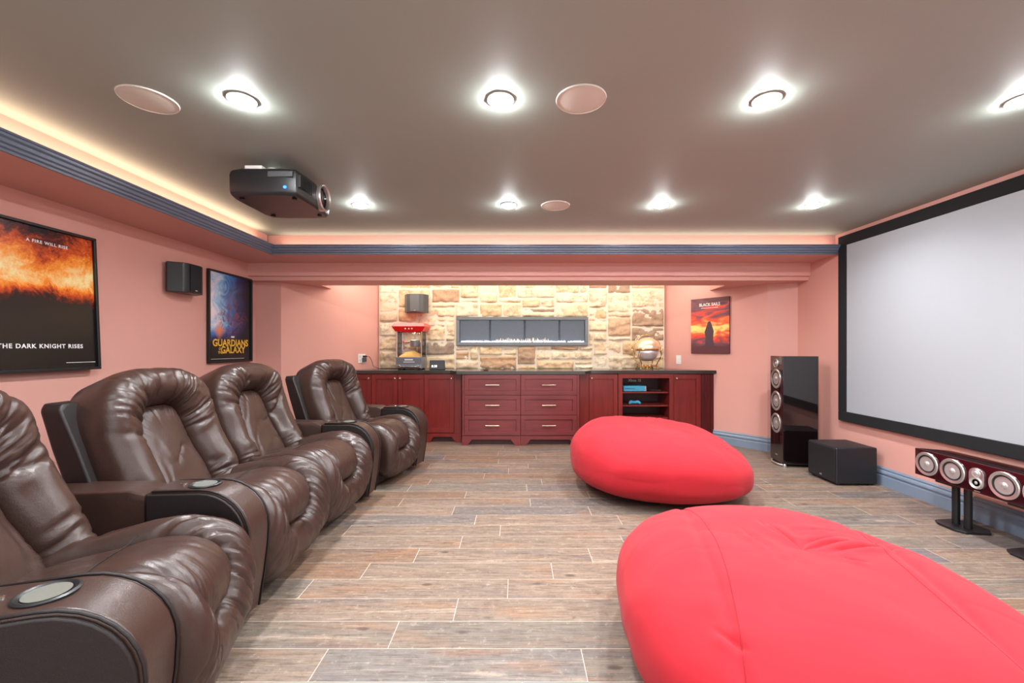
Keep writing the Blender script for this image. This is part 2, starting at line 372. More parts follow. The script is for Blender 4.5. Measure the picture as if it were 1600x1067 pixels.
# ------------------------------------------------------------------ room shell
XL, XR = -2.93, 3.216
YB, YF = -1.7, 5.9
A0 = (2.93, 4.88); A1 = (2.09, 5.9)     # right angled wall
B0 = (-2.66, 4.75); B1 = (-1.89, 5.9)   # left angled wall
def wallslab(name, p, q, z0=0, z1=2.5, t=0.12, mat='wall'):
    p = Vector((p[0], p[1])); q = Vector((q[0], q[1])); d = (q-p).normalized(); n = Vector((d.y, -d.x))*t   # outwards: right of direction
    pts = [p, q, q+n, p+n]
    return struct(MB().prism([(a.x, a.y) for a in pts], z0, z1, 'z').build(name, M[mat]))
struct(MB().box(XL-0.2, XR+0.2, YB-0.2, YF+0.3, -0.1, 0).build('floor', M['floor']))
struct(MB().box(XL-0.3, XR+0.3, YB-0.3, YF+0.4, CEIL, CEIL+0.12).build('ceiling', M['ceiling']))
wallslab('wall_left', (XL, 4.72), (XL, YB)); 
wallslab('wall_left_return', (-2.66, 4.75), (XL-0.02, 4.72)); wallslab('wall_left_angled', B1, B0)
wallslab('wall_back', (A1[0]+.06, YF), (B1[0]-.06, YF)); wallslab('wall_right_angled', A0, A1)
wallslab('wall_right_return', (XR, 4.78), A0); wallslab('wall_right', (XR, YB), (XR, 4.8))
wallslab('wall_front', (XL, YB), (XR, YB))
m = MB()   # added window bars framing the fill light, out of view behind the camera
for x in (-1.95, -0.82, 0.28, 1.38, 2.50): m.box(x-.03, x+.03, YB, YB+.06, .36, 2.14)
m.box(-1.98, 2.53, YB, YB+.06, .32, .40); m.box(-1.98, 2.53, YB, YB+.06, 2.10, 2.16)
struct(m.build('fill_frame_1', M['whiteplastic']))
# soffits: left, and across the back with the header
m = MB(); m.box(XL, CX-0.04, YB, 4.60, 2.13, 2.20); m.box(XL, CX-0.10, YB, 4.2, 2.19, CEIL)
struct(m.build('wall_soffit_left', M['wall']))
m = MB(); m.box(CX-0.05, XR, CY+0.04, 4.60, 2.13, 2.20); m.box(CX-0.11, XR, CY+0.10, 4.65, 2.19, CEIL)
struct(m.build('wall_soffit_back', M['wall']))
m = MB(); m.box(XL, XR, 4.575, 4.64, 1.99, 2.2)
struct(m.build('trim_1', M['wall']))
m = MB(); m.prism([(XL, 4.605), (XR, 4.605), (XR, 5.4), (2.50, 5.4), (2.48, 4.97), (-2.307, 4.97), (-2.32, 5.4), (XL, 5.4)][::-1], 1.944, 2.33, 'z')
struct(m.build('wall_header', M['wall']))
# cornice (crown) with several steps
prof = [(0, 0.0), (-0.012, 0.0), (-0.014, 0.012), (-0.026, 0.018), (-0.028, 0.030), (-0.040, 0.036), (-0.043, 0.052), (-0.056, 0.060), (-0.058, 0.072), (-0.066, 0.074), (-0.066, 0.085), (0.0, 0.085)]
# profile x = offset towards room (negative = into the room), y = height above 2.13
rows = []
for (ox, h) in prof + [prof[0]]:
    o = -ox
    rows.append([(CX-0.04+o, YB, 2.13+h), (CX-0.04+o, CY+0.04-o, 2.13+h), (XR, CY+0.04-o, 2.13+h)])
struct(MB().grid(rows).build('trim_2', M['trim']))
# baseboards
def baseboard(name, path):
    prof = [(0, 0), (0.018, 0), (0.018, 0.085), (0.012, 0.092), (0.012, 0.104), (0.022, 0.110), (0.020, 0.124), (0.010, 0.138), (0.014, 0.148), (0.006, 0.162), (0, 0.162), (0, 0)]
    P = [Vector((a, b)) for a, b in path]; rows = []
    nrm = []
    for i, p in enumerate(P):
        ds = []
        if i > 0: ds.append((P[i]-P[i-1]).normalized())
        if i < len(P)-1: ds.append((P[i+1]-P[i]).normalized())
        ns = [Vector((-d.y, d.x)) for d in ds]; n = sum(ns, Vector((0, 0))); n /= n.length; n /= max(0.3, n.dot(ns[0])); nrm.append(n)
    for o, h in prof: rows.append([(p.x+n.x*o, p.y+n.y*o, h) for p, n in zip(P, nrm)])
    return struct(MB().grid(rows).build(name, M['trim_base']))
baseboard('baseboard_right', [(XR, YB), (XR, 4.78), A0, (2.53, 5.365)])
baseboard('baseboard_left', [(B0[0], B0[1]), (XL, 4.72), (XL, YB)])

# ------------------------------------------------------------------ stone wall
SX0, SX1, SY, SZ0, SZ1 = -1.90, 2.065, 5.84, 0.90, 2.32
FX0, FX1, FZ0, FZ1 = fx(713, 5.8), fx(919, 5.8), fz(540, 5.8), fz(495, 5.8)
def build_stone():
    rnd = random.Random(11)
    U = 0.0661; nx = int(round((SX1-SX0)/U)); nz = int(round((SZ1-SZ0)/U)); nz += 1
    occ = [[0]*nx for _ in range(nz)]
    fi0, fi1 = int((FX0-SX0)/U+0.5), int((FX1-SX0)/U+0.5); fj0, fj1 = int((FZ0-SZ0)/U+.5), int((FZ1-SZ0)/U+.5)
    for j in range(fj0, fj1):
        for i in range(fi0, fi1): occ[j][i] = 1
    stones = []
    for j in range(nz):
        for i in range(nx):
            if occ[j][i]: continue
            w_ = rnd.choice([3, 4, 4, 5, 6, 7, 7, 8]); h_ = rnd.choice([1, 2, 2, 3, 3, 3, 4])
            if w_ <= 3: h_ = max(h_, 2)
            a = 0
            while a < w_ and i+a < nx and not occ[j][i+a]: a += 1
            w_ = a
            if i+w_ < nx and not occ[j][i+w_]:
                rest = 0
                while i+w_+rest < nx and not occ[j][i+w_+rest] and rest < 2: rest += 1
                if rest < 2 and w_+rest < 10: w_ += rest
            hh = 1
            while hh < h_ and j+hh < nz and all(not occ[j+hh][i+q] for q in range(w_)): hh += 1
            for q in range(w_):
                for p in range(hh): occ[j+p][i+q] = 1
            stones.append((i, j, w_, hh))
    V = []; Fc = []; tone = []
    for (i, j, w_, h_) in stones:
        x0 = SX0+i*U; x1 = min(SX1, x0+w_*U); z0 = SZ0+j*U; z1 = min(2.33, z0+h_*U)
        g = 0.0035; x0 += g; x1 -= g; z0 += g*0.7; z1 -= g*0.7
        if z1-z0 < 0.015: continue
        n1 = max(4, int((x1-x0)/0.018)); n2 = max(4, int((z1-z0)/0.018)); base = len(V)
        sd = rnd.random()*50; tn = rnd.random(); dep = rnd.uniform(0.018, 0.042); tone_v = tn**1.7
        tl = rnd.uniform(-0.02, 0.02); tl2 = rnd.uniform(-0.02, 0.02)
        for b in range(n2+1):
            for a in range(n1+1):
                u = a/n1; v = b/n2; x = x0+(x1-x0)*u; z = z0+(z1-z0)*v
                e = min(u*(x1-x0), (1-u)*(x1-x0), v*(z1-z0), (1-v)*(z1-z0))
                k = min(1, e/0.022)**0.5
                rgh = noise.fractal(Vector((x*9, z*14, sd)), 0.7, 2.3, 5)*0.024
                y = SY-k*(dep+rgh+tl*(u-.5)+tl2*(v-.5))
                jit = 0.005*noise.noise(Vector((x*25, z*25, sd+9)))
                V.append((x+jit, y, z+jit)); tone.append(tone_v)
        for b in range(n2):
            for a in range(n1):
                q = base+b*(n1+1)+a; Fc.append((q, q+1, q+n1+2, q+n1+1))
    me = bpy.data.meshes.new('wall_stone'); me.from_pydata(V, [], Fc); me.materials.append(M['stone'])
    at_ = me.attributes.new('tone', 'FLOAT', 'POINT')
    for i, t in enumerate(tone): at_.data[i].value = t
    for p in me.polygons: p.use_smooth = True
    o = bpy.data.objects.new('wall_stone', me); C.objects.link(o); struct(o)
    mm = MB()
    mm.box(SX0, FX0, SY-0.014, YF, SZ0, 2.33); mm.box(FX1, SX1, SY-0.014, YF, SZ0, 2.33)
    mm.box(FX0, FX1, SY-0.014, YF, SZ0, FZ0); mm.box(FX0, FX1, SY-0.014, YF, FZ1, 2.33)
    mo = mm.build('wall_stone_mortar', M['mortar']); struct(mo)
build_stone()

# ------------------------------------------------------------------ fireplace
fp = thing('fireplace', 'long linear wall fireplace with grey frame and white crystals set in the stone wall', 'fireplace', ((FX0+FX1)/2, SY-0.02, (FZ0+FZ1)/2))
hw, hh = (FX1-FX0)/2, (FZ1-FZ0)/2; b = 0.045
m = MB(); y0, y1 = -0.035, 0.045
m.box(-hw, hw, y0, y1, hh-b, hh); m.box(-hw, hw, y0, y1, -hh, -hh+b); m.box(-hw, -hw+b, y0, y1, -hh+b, hh-b); m.box(hw-b, hw, y0, y1, -hh+b, hh-b)
m.build('frame', M['frame_grey'], fp, bevel=0.006)
m = MB(); d = 0.075; iw, ih = hw-b, hh-b
m.box(-iw-.01, iw+.01, d-0.01, d, -ih, ih); m.box(-iw-.01, iw+.01, .0, d, ih, ih+.01); m.box(-iw-.01, iw+.01, .0, d, -ih-.01, -ih); m.box(-iw-.01, -iw, .0, d, -ih, ih); m.box(iw, iw+.01, .0, d, -ih, ih)
m.build('firebox', M['firebox'], fp)
MB().box(-iw, iw, -0.005, -0.001, -ih, ih).build('glass_pane', M['tint'], fp)
rnd = random.Random(5); m = MB()
for i in range(420):
    x = rnd.uniform(-iw+.01, iw-.01); y = rnd.uniform(0.012, d-.02); r = rnd.uniform(.006, .013); z = -ih+r*0.6+rnd.random()*0.012
    m.lathe([(0.001, -r), (r, -r*.3), (r*.8, r*.5), (0.001, r)], (x, y, z), 'z', 5)
o = m.build('crystal_bed', M['crystal'], fp); o['kind'] = 'stuff'
for sx in (-0.86*0.62, 0.86*0.62):
    m = MB().lathe([(0.001, 0), (.03, .004), (.036, .02), (.026, .036), (.001, .042)], (sx, 0.04, -ih+.008), 'z', 14); m.build('crystal', M['glass'], fp, smooth=True)
for i in range(34):
    x = -0.36+0.72*i/33+rnd.uniform(-.006, .006); h = rnd.uniform(.025, .06); r = .0035
    MB().tube([(x, .05, -ih+.01), (x+rnd.uniform(-.004, .004), .05, -ih+.01+h*.5), (x+rnd.uniform(-.006, .006), .05, -ih+.012+h)], [r, r*.9, .0004], 6).build('flame', M['flame'], fp, smooth=True)

# ------------------------------------------------------------------ cabinets
YW, YC = 5.36, 5.20      # wing / centre carcass fronts
ZT = 0.878
def shaker(m, x0, x1, z0, z1, y, rail=0.05):
    m.box(x0, x1, y-0.019, y, z0, z0+rail); m.box(x0, x1, y-0.019, y, z1-rail, z1)
    m.box(x0, x0+rail, y-0.019, y, z0+rail, z1-rail); m.box(x1-rail, x1, y-0.019, y, z0+rail, z1-rail)
    m.box(x0+rail, x1-rail, y-0.003, y, z0+rail, z1-rail); return m
def toe(par, x0, x1, y, mat='cherry'):
    a = min(0.07, (x1-x0)*0.18); b = 0.05; z1 = 0.115; zc = 0.072
    pts = [(x0, 0), (x0+a, 0), (x0+a+b*.3, .02), (x0+a+b, zc), (x1-a-b, zc), (x1-a-b*.3, .02), (x1-a, 0), (x1, 0), (x1, z1), (x0, z1)]
    MB().prism(pts, y-0.02, y).build('toe_board', M[mat], par)
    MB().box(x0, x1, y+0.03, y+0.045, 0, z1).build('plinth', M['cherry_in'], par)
def knob(par, x, y, z):
    MB().lathe([(0.004, 0), (0.004, -0.012), (0.012, -0.016), (0.014, -0.022), (0.009, -0.028), (0.001, -0.029)], (x, y, z), 'y', 16).build('knob', M['bronze'], par, smooth=True)
def wing(label, p0, p1, doors, fill_l=0, fill_r=0, yb=5.8, mat='cherry', group=None):
    X0, X1 = fx(p0, YW), fx(p1, YW); cx = (X0+X1)/2
    t = thing('cabinet', label, 'cabinet', (cx, YW, 0), 0, group)
    x0, x1 = X0-cx, X1-cx
    MB().box(x0+.001, x1-.001, 0.001, yb-YW, 0.11, ZT).build('carcass', M[mat], t)
    toe(t, x0+.001, x1-.001, 0, mat)
    dx0 = x0+fill_l; dx1 = x1-fill_r; n = len(doors); w_ = (dx1-dx0)/n
    for i, side in enumerate(doors):
        a, b = dx0+i*w_+.003, dx0+(i+1)*w_-.003
        dm = shaker(MB(), a, b, 0.125, 0.862, 0, 0.055).build('door', M[mat], t, bevel=0.002)
        knob(dm, (b-0.028) if side == 'r' else (a+0.028), -0.019, 0.815)
    if fill_l: MB().box(x0+.001, dx0-.001, -0.012, 0, 0.115, ZT).build('filler_strip', M[mat], t)
    if fill_r: MB().box(dx1+.001, x1-.001, -0.012, 0, 0.115, ZT).build('filler_strip', M[mat], t)
    return t
wing('cherry wood cabinet with one door partly hidden behind the farthest recliner', 538, 581, ['r'], yb=5.40)
wing('cherry wood cabinet with a pair of doors below the wall outlet', 581, 663, ['r', 'l'])
wing('narrow cherry wood cabinet with one door just left of the drawers', 663, 721, ['r'], fill_r=0.09)
def drawers(label, p0, p1, fl, fr):
    X0, X1 = fx(p0, YC), fx(p1, YC); cx = (X0+X1)/2
    t = thing('drawer_cabinet', label, 'cabinet', (cx, YC, 0)); x0, x1 = X0-cx, X1-cx
    MB().box(x0+.001, x1-.001, 0.001, 5.8-YC, 0.11, ZT).build('carcass', M['cherryh'], t)
    toe(t, x0+.001, x1-.001, 0, 'cherryh')
    for z0, z1 in ((0.625, 0.868), (0.375, 0.618), (0.125, 0.368)):
        a, b = x0+fl+.003, x1-fr-.003
        dm = shaker(MB(), a, b, z0, z1, 0, 0.05).build('drawer', M['cherryh'], t, bevel=0.002)
        c = (a+b)/2; zc = (z0+z1)/2
        h = MB().tube([(c-.085, -.040, zc), (c+.085, -.040, zc)], .006, 8); h.tube([(c-.06, -.019, zc), (c-.06, -.04, zc)], .004, 6); h.tube([(c+.06, -.019, zc), (c+.06, -.04, zc)], .004, 6)
        h.build('handle', M['bronze'], dm, smooth='auto')
    if fl: MB().box(x0+.001, x0+fl-.001, -0.008, 0, 0.12, ZT).build('filler_strip', M['cherryh'], t)
    if fr: MB().box(x1-fr+.001, x1-.001, -0.008, 0, 0.12, ZT).build('filler_strip', M['cherryh'], t)
    return t
drawers('cherry wood cabinet of three drawers, the left one of the two below the fireplace', 722, 813.5, 0.03, 0)
drawers('cherry wood cabinet of three drawers, the right one of the two below the fireplace', 813.5, 905, 0, 0.03)
wing('narrow cherry wood cabinet with one door just right of the drawers', 905, 965, ['l'], fill_l=0.12)
# open shelf unit
X0, X1 = fx(965.5, YW), fx(1052, YW); cx = (X0+X1)/2; hwid = (X1-X0)/2
t = thing('shelf_cabinet', 'cherry wood cabinet with open shelves holding the blue game console', 'cabinet', (cx, YW, 0))
m = MB(); s = 0.055
m.box(-hwid+.001, -hwid+s, -0.015, .44, .115, ZT); m.box(hwid-s, hwid-.001, -0.015, .44, .115, ZT); m.box(-hwid+s, hwid-s, -0.015, .44, ZT-.06, ZT); m.box(-hwid+s, hwid-s, -0.015, .44, .115, .16)
m.build('carcass', M['cherry'], t)
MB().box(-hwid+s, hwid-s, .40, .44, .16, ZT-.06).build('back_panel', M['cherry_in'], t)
for z in (0.640, 0.470, 0.31):
    MB().box(-hwid+s, hwid-s, 0.02, .40, z-.018, z).build('shelf', M['cherry'], t, bevel=0.002)
toe(t, -hwid+.001, hwid-.001, 0)
wing('cherry wood cabinet with one door at the far right end by the angled wall', 1052, 1094, ['l'], yb=5.5)
# fluted end filler
t = thing('cabinet_end_panel', 'dark cherry end panel closing the gap between last cabinet and angled wall', 'panel', (fx(1094, YW), YW, 0))
e = 2.53-fx(1094, YW); m = MB().box(0.001, e, 0.0, 0.03, 0.0, ZT)
for i in range(4): m.box(.02+i*(e-.02)/4, .02+i*(e-.02)/4+.018, -.006, 0, .02, ZT-.01)
m.build('panel', M['cherry_dk'], t)
# countertop
fr = 0.035
xa, xb = fx(716, YC)-.02, fx(911, YC)+.02
pts = [(-2.24, YW-fr), (xa-.1, YW-fr), (xa, YC-fr), (xb, YC-fr), (xb+.1, YW-fr), (2.55, YW-fr), (2.50, 5.39), (2.12, 5.835), (-1.925, 5.835), (-2.19, 5.43)]
o = MB().prism(pts, ZT, 0.918, 'z').build('countertop', M['counter'], bevel=0.004); tag(o, 'long dark granite countertop on the cherry cabinets', 'countertop')
CT = 0.918
# ------------------------------------------------------------------ console etc.
zs = 0.640
gx = fx(995, 5.5)
t = thing('game_console', 'flat bright blue game console on the upper shelf of the open cabinet', 'game console', (fx(991, 5.44), 5.44, zs))
MB().box(-.145, .145, -.03, .2, .004, .072).build('body', M['blue'], t, bevel=.004)
MB().box(-.13, .0, -.032, -.029, .036, .041).build('disc_slot', M['black'], t)
MB().box(.132, .146, -.032, -.028, .006, .07).build('side_trim', M['silver'], t)
t = thing('game_controller', 'blue game controller on the second shelf of the open cabinet', 'game controller', (fx(991, 5.46), 5.46, .470))
rows = []
m = MB()
for sx in (-1, 1): m.tube([(sx*.02, 0, .03), (sx*.05, -.01, .03), (sx*.07, -.04, .018)], [.024, .024, .014], 12)
m.box(-.04, .04, -.02, .025, .012, .044)
m.build('body', M['blue'], t, bevel=.006)
for sx in (-1, 1): MB().lathe([(.008, .04), (.006, .052), (.009, .056), (.001, .058)], (sx*.025, -.01, 0), 'z', 12).build('thumbstick', M['black'], t, smooth='auto')
m = MB(); m.tube([(fx(1012,5.46), 5.46, zs+.010), (fx(1018,5.46), 5.43, zs+.022), (fx(1025,5.46), 5.47, zs+.012), (fx(1031,5.46), 5.44, zs+.018), (fx(1036,5.46), 5.46, zs+.010)], .007, 8)
tag(m.build('cable', M['black'], smooth=True), 'coil of black cable beside the blue game console', 'cable')
m = text_mb('Xbox 1S', 0.042, 0.0008); shift(m, fx(992, 5.40), 5.745, fz(594, 5.745)+.0)
m = text_mb('Xbox 1S', 0.05, 0.001); shift(m, 0, 0, -.018)
t = thing('shelf_label', 'small white lettering above the blue console inside the open cabinet', 'label', (fx(991.5, YW+.39), YW+.392, fz(594, YW+.39)))
MB().box(-.06, .06, .003, .005, -.022, .022).build('backing', M['black'], t); m.build('lettering', M['whiteprint'], t)

# ------------------------------------------------------------------ popcorn machine
PX = fx(639, 5.45); t = thing('popcorn_machine', 'countertop popcorn machine with red roof and glass sides', 'popcorn machine', (PX, 5.47, CT))
W2 = .172; D0, D1 = -.02, .27
m = MB().box(-W2, W2, D0, D1, .018, .165); m.build('base', M['steel'], t, bevel=.006)
MB().box(-W2+.012, W2-.012, D0-.004, D0, .075, .155).build('name_plate', simple('dark_grey_plate', srgb(92, 94, 102), .5), t)
m = MB()
for i in range(7): m.box(-.054+i*.0158, -.054+i*.0158+.0105, D0-.006, D0-.005, .124, .142)
for i in range(9): m.box(-.07+i*.0165, -.07+i*.0165+.011, D0-.006, D0-.005, .098, .108)
m.build('lettering', M['whiteprint'], t)
m = MB().box(-W2+.02, W2-.02, D0-.03, D0, .03, .045); m.box(-W2+.02, -W2+.07, D0-.03, D0, .045, .06); m.box(W2-.07, W2-.02, D0-.03, D0, .045, .06); m.build('crumb_tray', M['chrome'], t, bevel=.003)
for sx in (-1, 1):
    for yy in (D0+.03, D1-.03): MB().lathe([(.018, 0), (.02, .012), (.014, .02)], (sx*(W2-.04), yy, 0), 'z', 12).build('foot', M['black'], t)
for sx in (-1, 1):
    for yy in (D0+.006, D1-.006): MB().box(sx*(W2-.012)-.006, sx*(W2-.012)+.006, yy-.006, yy+.006, .165, .50).build('corner_post', M['chrome'], t, bevel=.002)
for sx in (-1, 1): MB().box(sx*(W2-.01)-.002, sx*(W2-.01)+.002, D0+.01, D1-.01, .165, .50).build('side_glass', M['glass'], t)
MB().box(-W2+.02, W2-.02, D0+.004, D0+.007, .165, .50).build('front_glass', M['glass'], t)
MB().box(-W2+.02, W2-.02, D1-.006, D1-.003, .165, .50).build('back_glass', M['glass'], t)
m = MB(); ry0, ry1 = D0-.01, D1+.01
def ringbox(m, x, y0, y1, z): return [(-x, y0, z), (x, y0, z), (x, y1, z), (-x, y1, z)]
R4 = [ringbox(m, W2+.005, ry0, ry1, .50), ringbox(m, W2+.045, ry0-.03, ry1+.03, .565), ringbox(m, W2+.02, ry0, ry1, .61), ringbox(m, .001, .12, .121, .612)]
m.grid(R4, closed_u=True); m.build('roof', M['red'], t, bevel=.002)
m = MB()
for x in (-.04, 0.005, .045): m.box(x-.008, x+.008, -.006, -.004, .528, .545)
m.rot(Matrix.Translation((0, -.045, .0))).build('roof_lettering', M['whiteprint'], t)
m = MB().lathe([(.001, .30), (.05, .30), (.062, .31), (.062, .38), (.066, .385), (.06, .39), (.001, .392)], (.045, .12, 0), 'z', 24); m.build('kettle', M['steel'], t, smooth='auto')
m = MB().tube([(.045, .12, .39), (.045, .12, .50)], .006, 8); m.tube([(.0, .12, .36), (-.08, .11, .355)], .006, 8); m.build('kettle_arm', M['chrome'], t, smooth='auto')
MB().lathe([(.009, 0), (.011, .03), (.001, .035)], (-.1, .10, .35), 'z', 10).build('kettle_knob', M['red'], t, smooth=True)
area('popcorn_fill', (PX, 5.47+.12, CT+.49), (0, 0, 0), .12, .08, 1.6, (1.0, .85, .65))  # added fill to brighten the glass case, no lamp fixture modelled
rows = []
for j in range(11):
    rows.append([(-W2+.03+(2*W2-.06)*i/20, D0+.03+(D1-D0-.06)*j/10, .168+ (0.075*math.sin(PI*(j/10)*.9+.15)*math.sin(PI*i/20*.9+.15)+.02*noise.noise(Vector((i*1.3, j*1.3, 1))) if 0 < i < 20 and 0 < j < 10 else 0)) for i in range(21)])
MB().grid(rows).build('popcorn', M['popcorn'], t, smooth=True)['kind'] = 'stuff'
# scoop/tray on the counter by the machine, remotes
t = thing('remote_control', 'small black remote lying on the countertop left of centre below the fireplace', 'remote control', (fx(759, 5.25), 5.28, CT))
MB().box(-.03, .03, -.02, .02, 0, .014).build('body', M['black'], t, bevel=.004)
m = MB()
for i in range(3): m.lathe([(.003, .014), (.003, .016)], (-.015+i*.015, 0, 0), 'z', 8)
m.build('buttons', M['grey_plastic'], t)
# smart clock
t = thing('smart_clock', 'black smart clock showing the time beside the popcorn machine', 'clock', (fx(682.5, 5.43), 5.45, CT), R(4))
m = MB(); m.prism([(-.005, 0), (.09, 0), (.05, .10), (.028, .125), (.012, .127)], -.098, .098, 'x'); m.build('body', M['black'], t, bevel=.012, seg=3)
m = text_mb('8:38', .042, .0004); m.rot(Matrix.Rotation(R(-7), 4, 'X')); shift(m, -.035, -.006, .035); m.build('digits', M['led_white'], t)
# roll-top chafing dish with golden stand
t = thing('chafing_dish', 'round roll top chafing dish on a curved golden stand at the right of the countertop', 'chafing dish', (fx(1012, 5.5), 5.53, CT))
R0 = .165; cz = .27
pr = [(R0*math.cos(a), cz+R0*.93*math.sin(a)) for a in [i*PI/2/10 for i in range(10)]]+[(.001, cz+R0*.93)]
MB().lathe([(R0-.003, cz-.004)]+pr, (0, 0, 0), 'z', 32).build('lid', M['lidgold'], t, smooth=True)
pr = [(.001, cz-.16), (.05, cz-.155), (.09, cz-.14), (.12, cz-.11), (.14, cz-.06), (.15, cz-.006)]
MB().lathe(pr, (0, 0, 0), 'z', 32).build('bowl', M['satin_chrome'], t, smooth=True)
MB().lathe([(.15, cz-.012), (.172, cz-.010), (.176, cz-.002), (.172, cz+.004), (.15, cz+.004)], (0,0,0), 'z', 32).build('rim', M['gold'], t, smooth='auto')
for k in range(4):
    a = PI/4+k*PI/2; c_, s_ = math.cos(a), math.sin(a)
    pts = [(.23, cz+.02), (.215, cz-.01), (.19, cz-.02), (.20, cz-.07), (.185, cz-.12), (.15, cz-.17), (.13, .06), (.14, .03), (.165, .008)]
    MB().tube([(r*c_, r*s_, z) for r, z in pts], [.004, .008, .008, .009, .009, .008, .007, .008, .008], 8).build('leg', M['gold'], t, smooth=True)
MB().tube([(.135*math.cos(i*PI/12), .135*math.sin(i*PI/12), .05) for i in range(24)], .005, 6, True).build('lower_ring', M['gold'], t, smooth=True)
MB().tube([(.19*math.cos(i*PI/16), .02, cz+.19*math.sin(i*PI/16)) for i in range(17)], .004, 6).build('handle_hoop', M['gold'], t, smooth=True)
m = MB().lathe([(.001, .07), (.035, .07), (.037, .11), (.03, .112), (.001, .112)], (0, 0, -.06), 'z', 16); m.tube([(-.13, 0, .05), (.13, 0, .05)], .004, 6); m.build('burner', M['gold'], t, smooth='auto')

# ------------------------------------------------------------------ outlet, switch
ang_l = math.atan2(B1[1]-B0[1], B1[0]-B0[0]); ang_r = math.atan2(A0[1]-A1[1], A0[0]-A1[0])
def on_wall(px, P, Q, off):   # where the sight line at px meets the wall P-Q
    k = (px-VX)/F; P = Vector(P); Q = Vector(Q); d = Q-P
    s = (k*P.y-P.x)/(d.x-k*d.y); p = P+d*s; return p
p = on_wall(565, B0, B1, 0)
t = thing('wall_outlet', 'white wall outlet with a black plug on the pink wall above the counter', 'outlet', (p.x, p.y, fz(560, p.y)), ang_l)
MB().box(-.058, .058, -.007, 0, -.06, .06).build('plate', M['whiteplastic'], t, bevel=.003)
m = MB()
for sx in (-.028, .028):
    for sz in (-.025, .025): m.box(sx-.012, sx+.012, -.009, -.007, sz-.014, sz+.014)
m.build('socket', simple('socket_white', srgb(200, 198, 196), .4), t)
t2 = thing('power_plug', 'black power plug in the white outlet with its cord running to the popcorn machine', 'plug', (p.x, p.y, fz(560, p.y)), ang_l)
MB().box(.0, .05, -.045, -.0075, -.045, .01).build('plug_body', M['grey_plastic'], t2, bevel=.006)
MB().box(.01, .045, -.055, -.0075, .014, .04).build('small_plug', M['black'], t2, bevel=.005)
Mi = (Matrix.Translation((p.x, p.y, fz(560, p.y))) @ Matrix.Rotation(ang_l, 4, 'Z')).inverted()
pts = [Vector((.03, -.055, .028)), Vector((.08, -.06, .02)), Vector((.13, -.05, -.05)), Vector((.16, -.045, -.11))]
pts += [Mi @ Vector((-1.86, 5.74, CT+.006)), Mi @ Vector((-1.75, 5.76, CT+.006)), Mi @ Vector((-1.60, 5.765, CT+.006))]
sm = []
for i in range(len(pts)-1):
    a, b_, c_, d_ = pts[max(0, i-1)], pts[i], pts[i+1], pts[min(len(pts)-1, i+2)]
    for k in range(6):
        u = k/6; sm.append(0.5*((2*b_)+(-a+c_)*u+(2*a-5*b_+4*c_-d_)*u*u+(-a+3*b_-3*c_+d_)*u**3))
sm.append(pts[-1])
MB().tube(sm, .0035, 6).build('cord', M['black'], t2, smooth=True)
p = on_wall(1060.5, A0, A1, 0)
t = thing('light_switch', 'white light switch on the angled wall left of the red poster', 'switch', (p.x, p.y, fz(562, p.y)), ang_r)
MB().box(-.036, .036, -.006, 0, -.06, .06).build('plate', M['whiteplastic'], t, bevel=.003)
MB().box(-.017, .017, -.010, -.006, -.033, .033).build('rocker', M['whiteplastic'], t, bevel=.002)
# small black connector dangling on counter edge

# ------------------------------------------------------------------ posters
def framed(name, label, W_, H_, loc, rz, lean, pm, frame=True):
    t = thing(name, label, 'poster', loc, rz); t.rotation_euler = (lean, 0, rz)
    b = .018; hx, hz = W_/2, H_/2
    m = MB(); m.box(-hx, hx, -.028, 0, hz-b, hz); m.box(-hx, hx, -.028, 0, -hz, -hz+b); m.box(-hx, -hx+b, -.028, 0, -hz+b, hz-b); m.box(hx-b, hx, -.028, 0, -hz+b, hz-b)
    m.build('frame', M['black'], t, bevel=.003)
    MB().box(-hx+b, hx-b, -.012, -.004, -hz+b, hz-b).build('print', pm, t)
    return t
t = framed('framed_poster', 'black framed poster of orange flames at the left edge, nearest the camera', .625, .90, (XL+.022, 2.585, 1.505), PI/2, R(-2.3), poster_fire(.6, .9))
m = text_mb('A FIRE WILL RISE', .026, .0007, spacing=1.2); shift(m, .02, -.0135, .335); m.build('tagline', M['whiteprint'], t)
m = text_mb('THE DARK KNIGHT RISES', .036, .001, spacing=1.15, sx=1.0); shift(m, -.025, -.0135, -.305); m.build('title', M['whiteprint'], t)
m = MB().box(.10, .285, -.0135, -.013, -.40, -.397).build('small_print', M['whiteprint'], t)
t = framed('framed_poster', 'black framed poster in blue tones with yellow title near the room corner', .655, .90, (XL+.006, 4.29, 1.507), PI/2, R(0), poster_space(.6, .9))
m = text_mb('GUARDIANS', .095, .003); shift(m, .0, -.0135, -.285); m2 = text_mb('OF\nTHE', .036, .001); shift(m2, -.16, -.0135, -.325); m3 = text_mb('GALAXY', .095, .003); shift(m3, .03, -.0135, -.355)
m.add(m2.v, m2.f); m.add(m3.v, m3.f); m.build('title', M['goldprint'], t)
m = MB().box(-.005, .045, -.0135, -.013, -.2, -.183); m.build('studio_mark', M['whiteprint'], t)
MB().box(-.29, .2, -.0135, -.013, -.414, -.411).build('small_print', M['whiteprint'], t)
pa, pb = on_wall(1081, A0, A1, 0), on_wall(1141, A0, A1, 0); pm_ = (pa+pb)/2
Wc = (pb-pa).length; Hc = .715
t = thing('canvas_poster', 'unframed red and orange canvas poster on the angled wall right of the stone', 'poster', (pm_.x, pm_.y, fz(509, pm_.y)), ang_r)
MB().box(-Wc/2, Wc/2, -.022, 0, -Hc/2, Hc/2).build('canvas', simple('dark_canvas_edge', srgb(60, 32, 38), .7), t, bevel=.002)
MB().box(-Wc/2+.001, Wc/2-.001, -.0235, -.022, -Hc/2+.001, Hc/2-.001).build('print', poster_sky(), t)
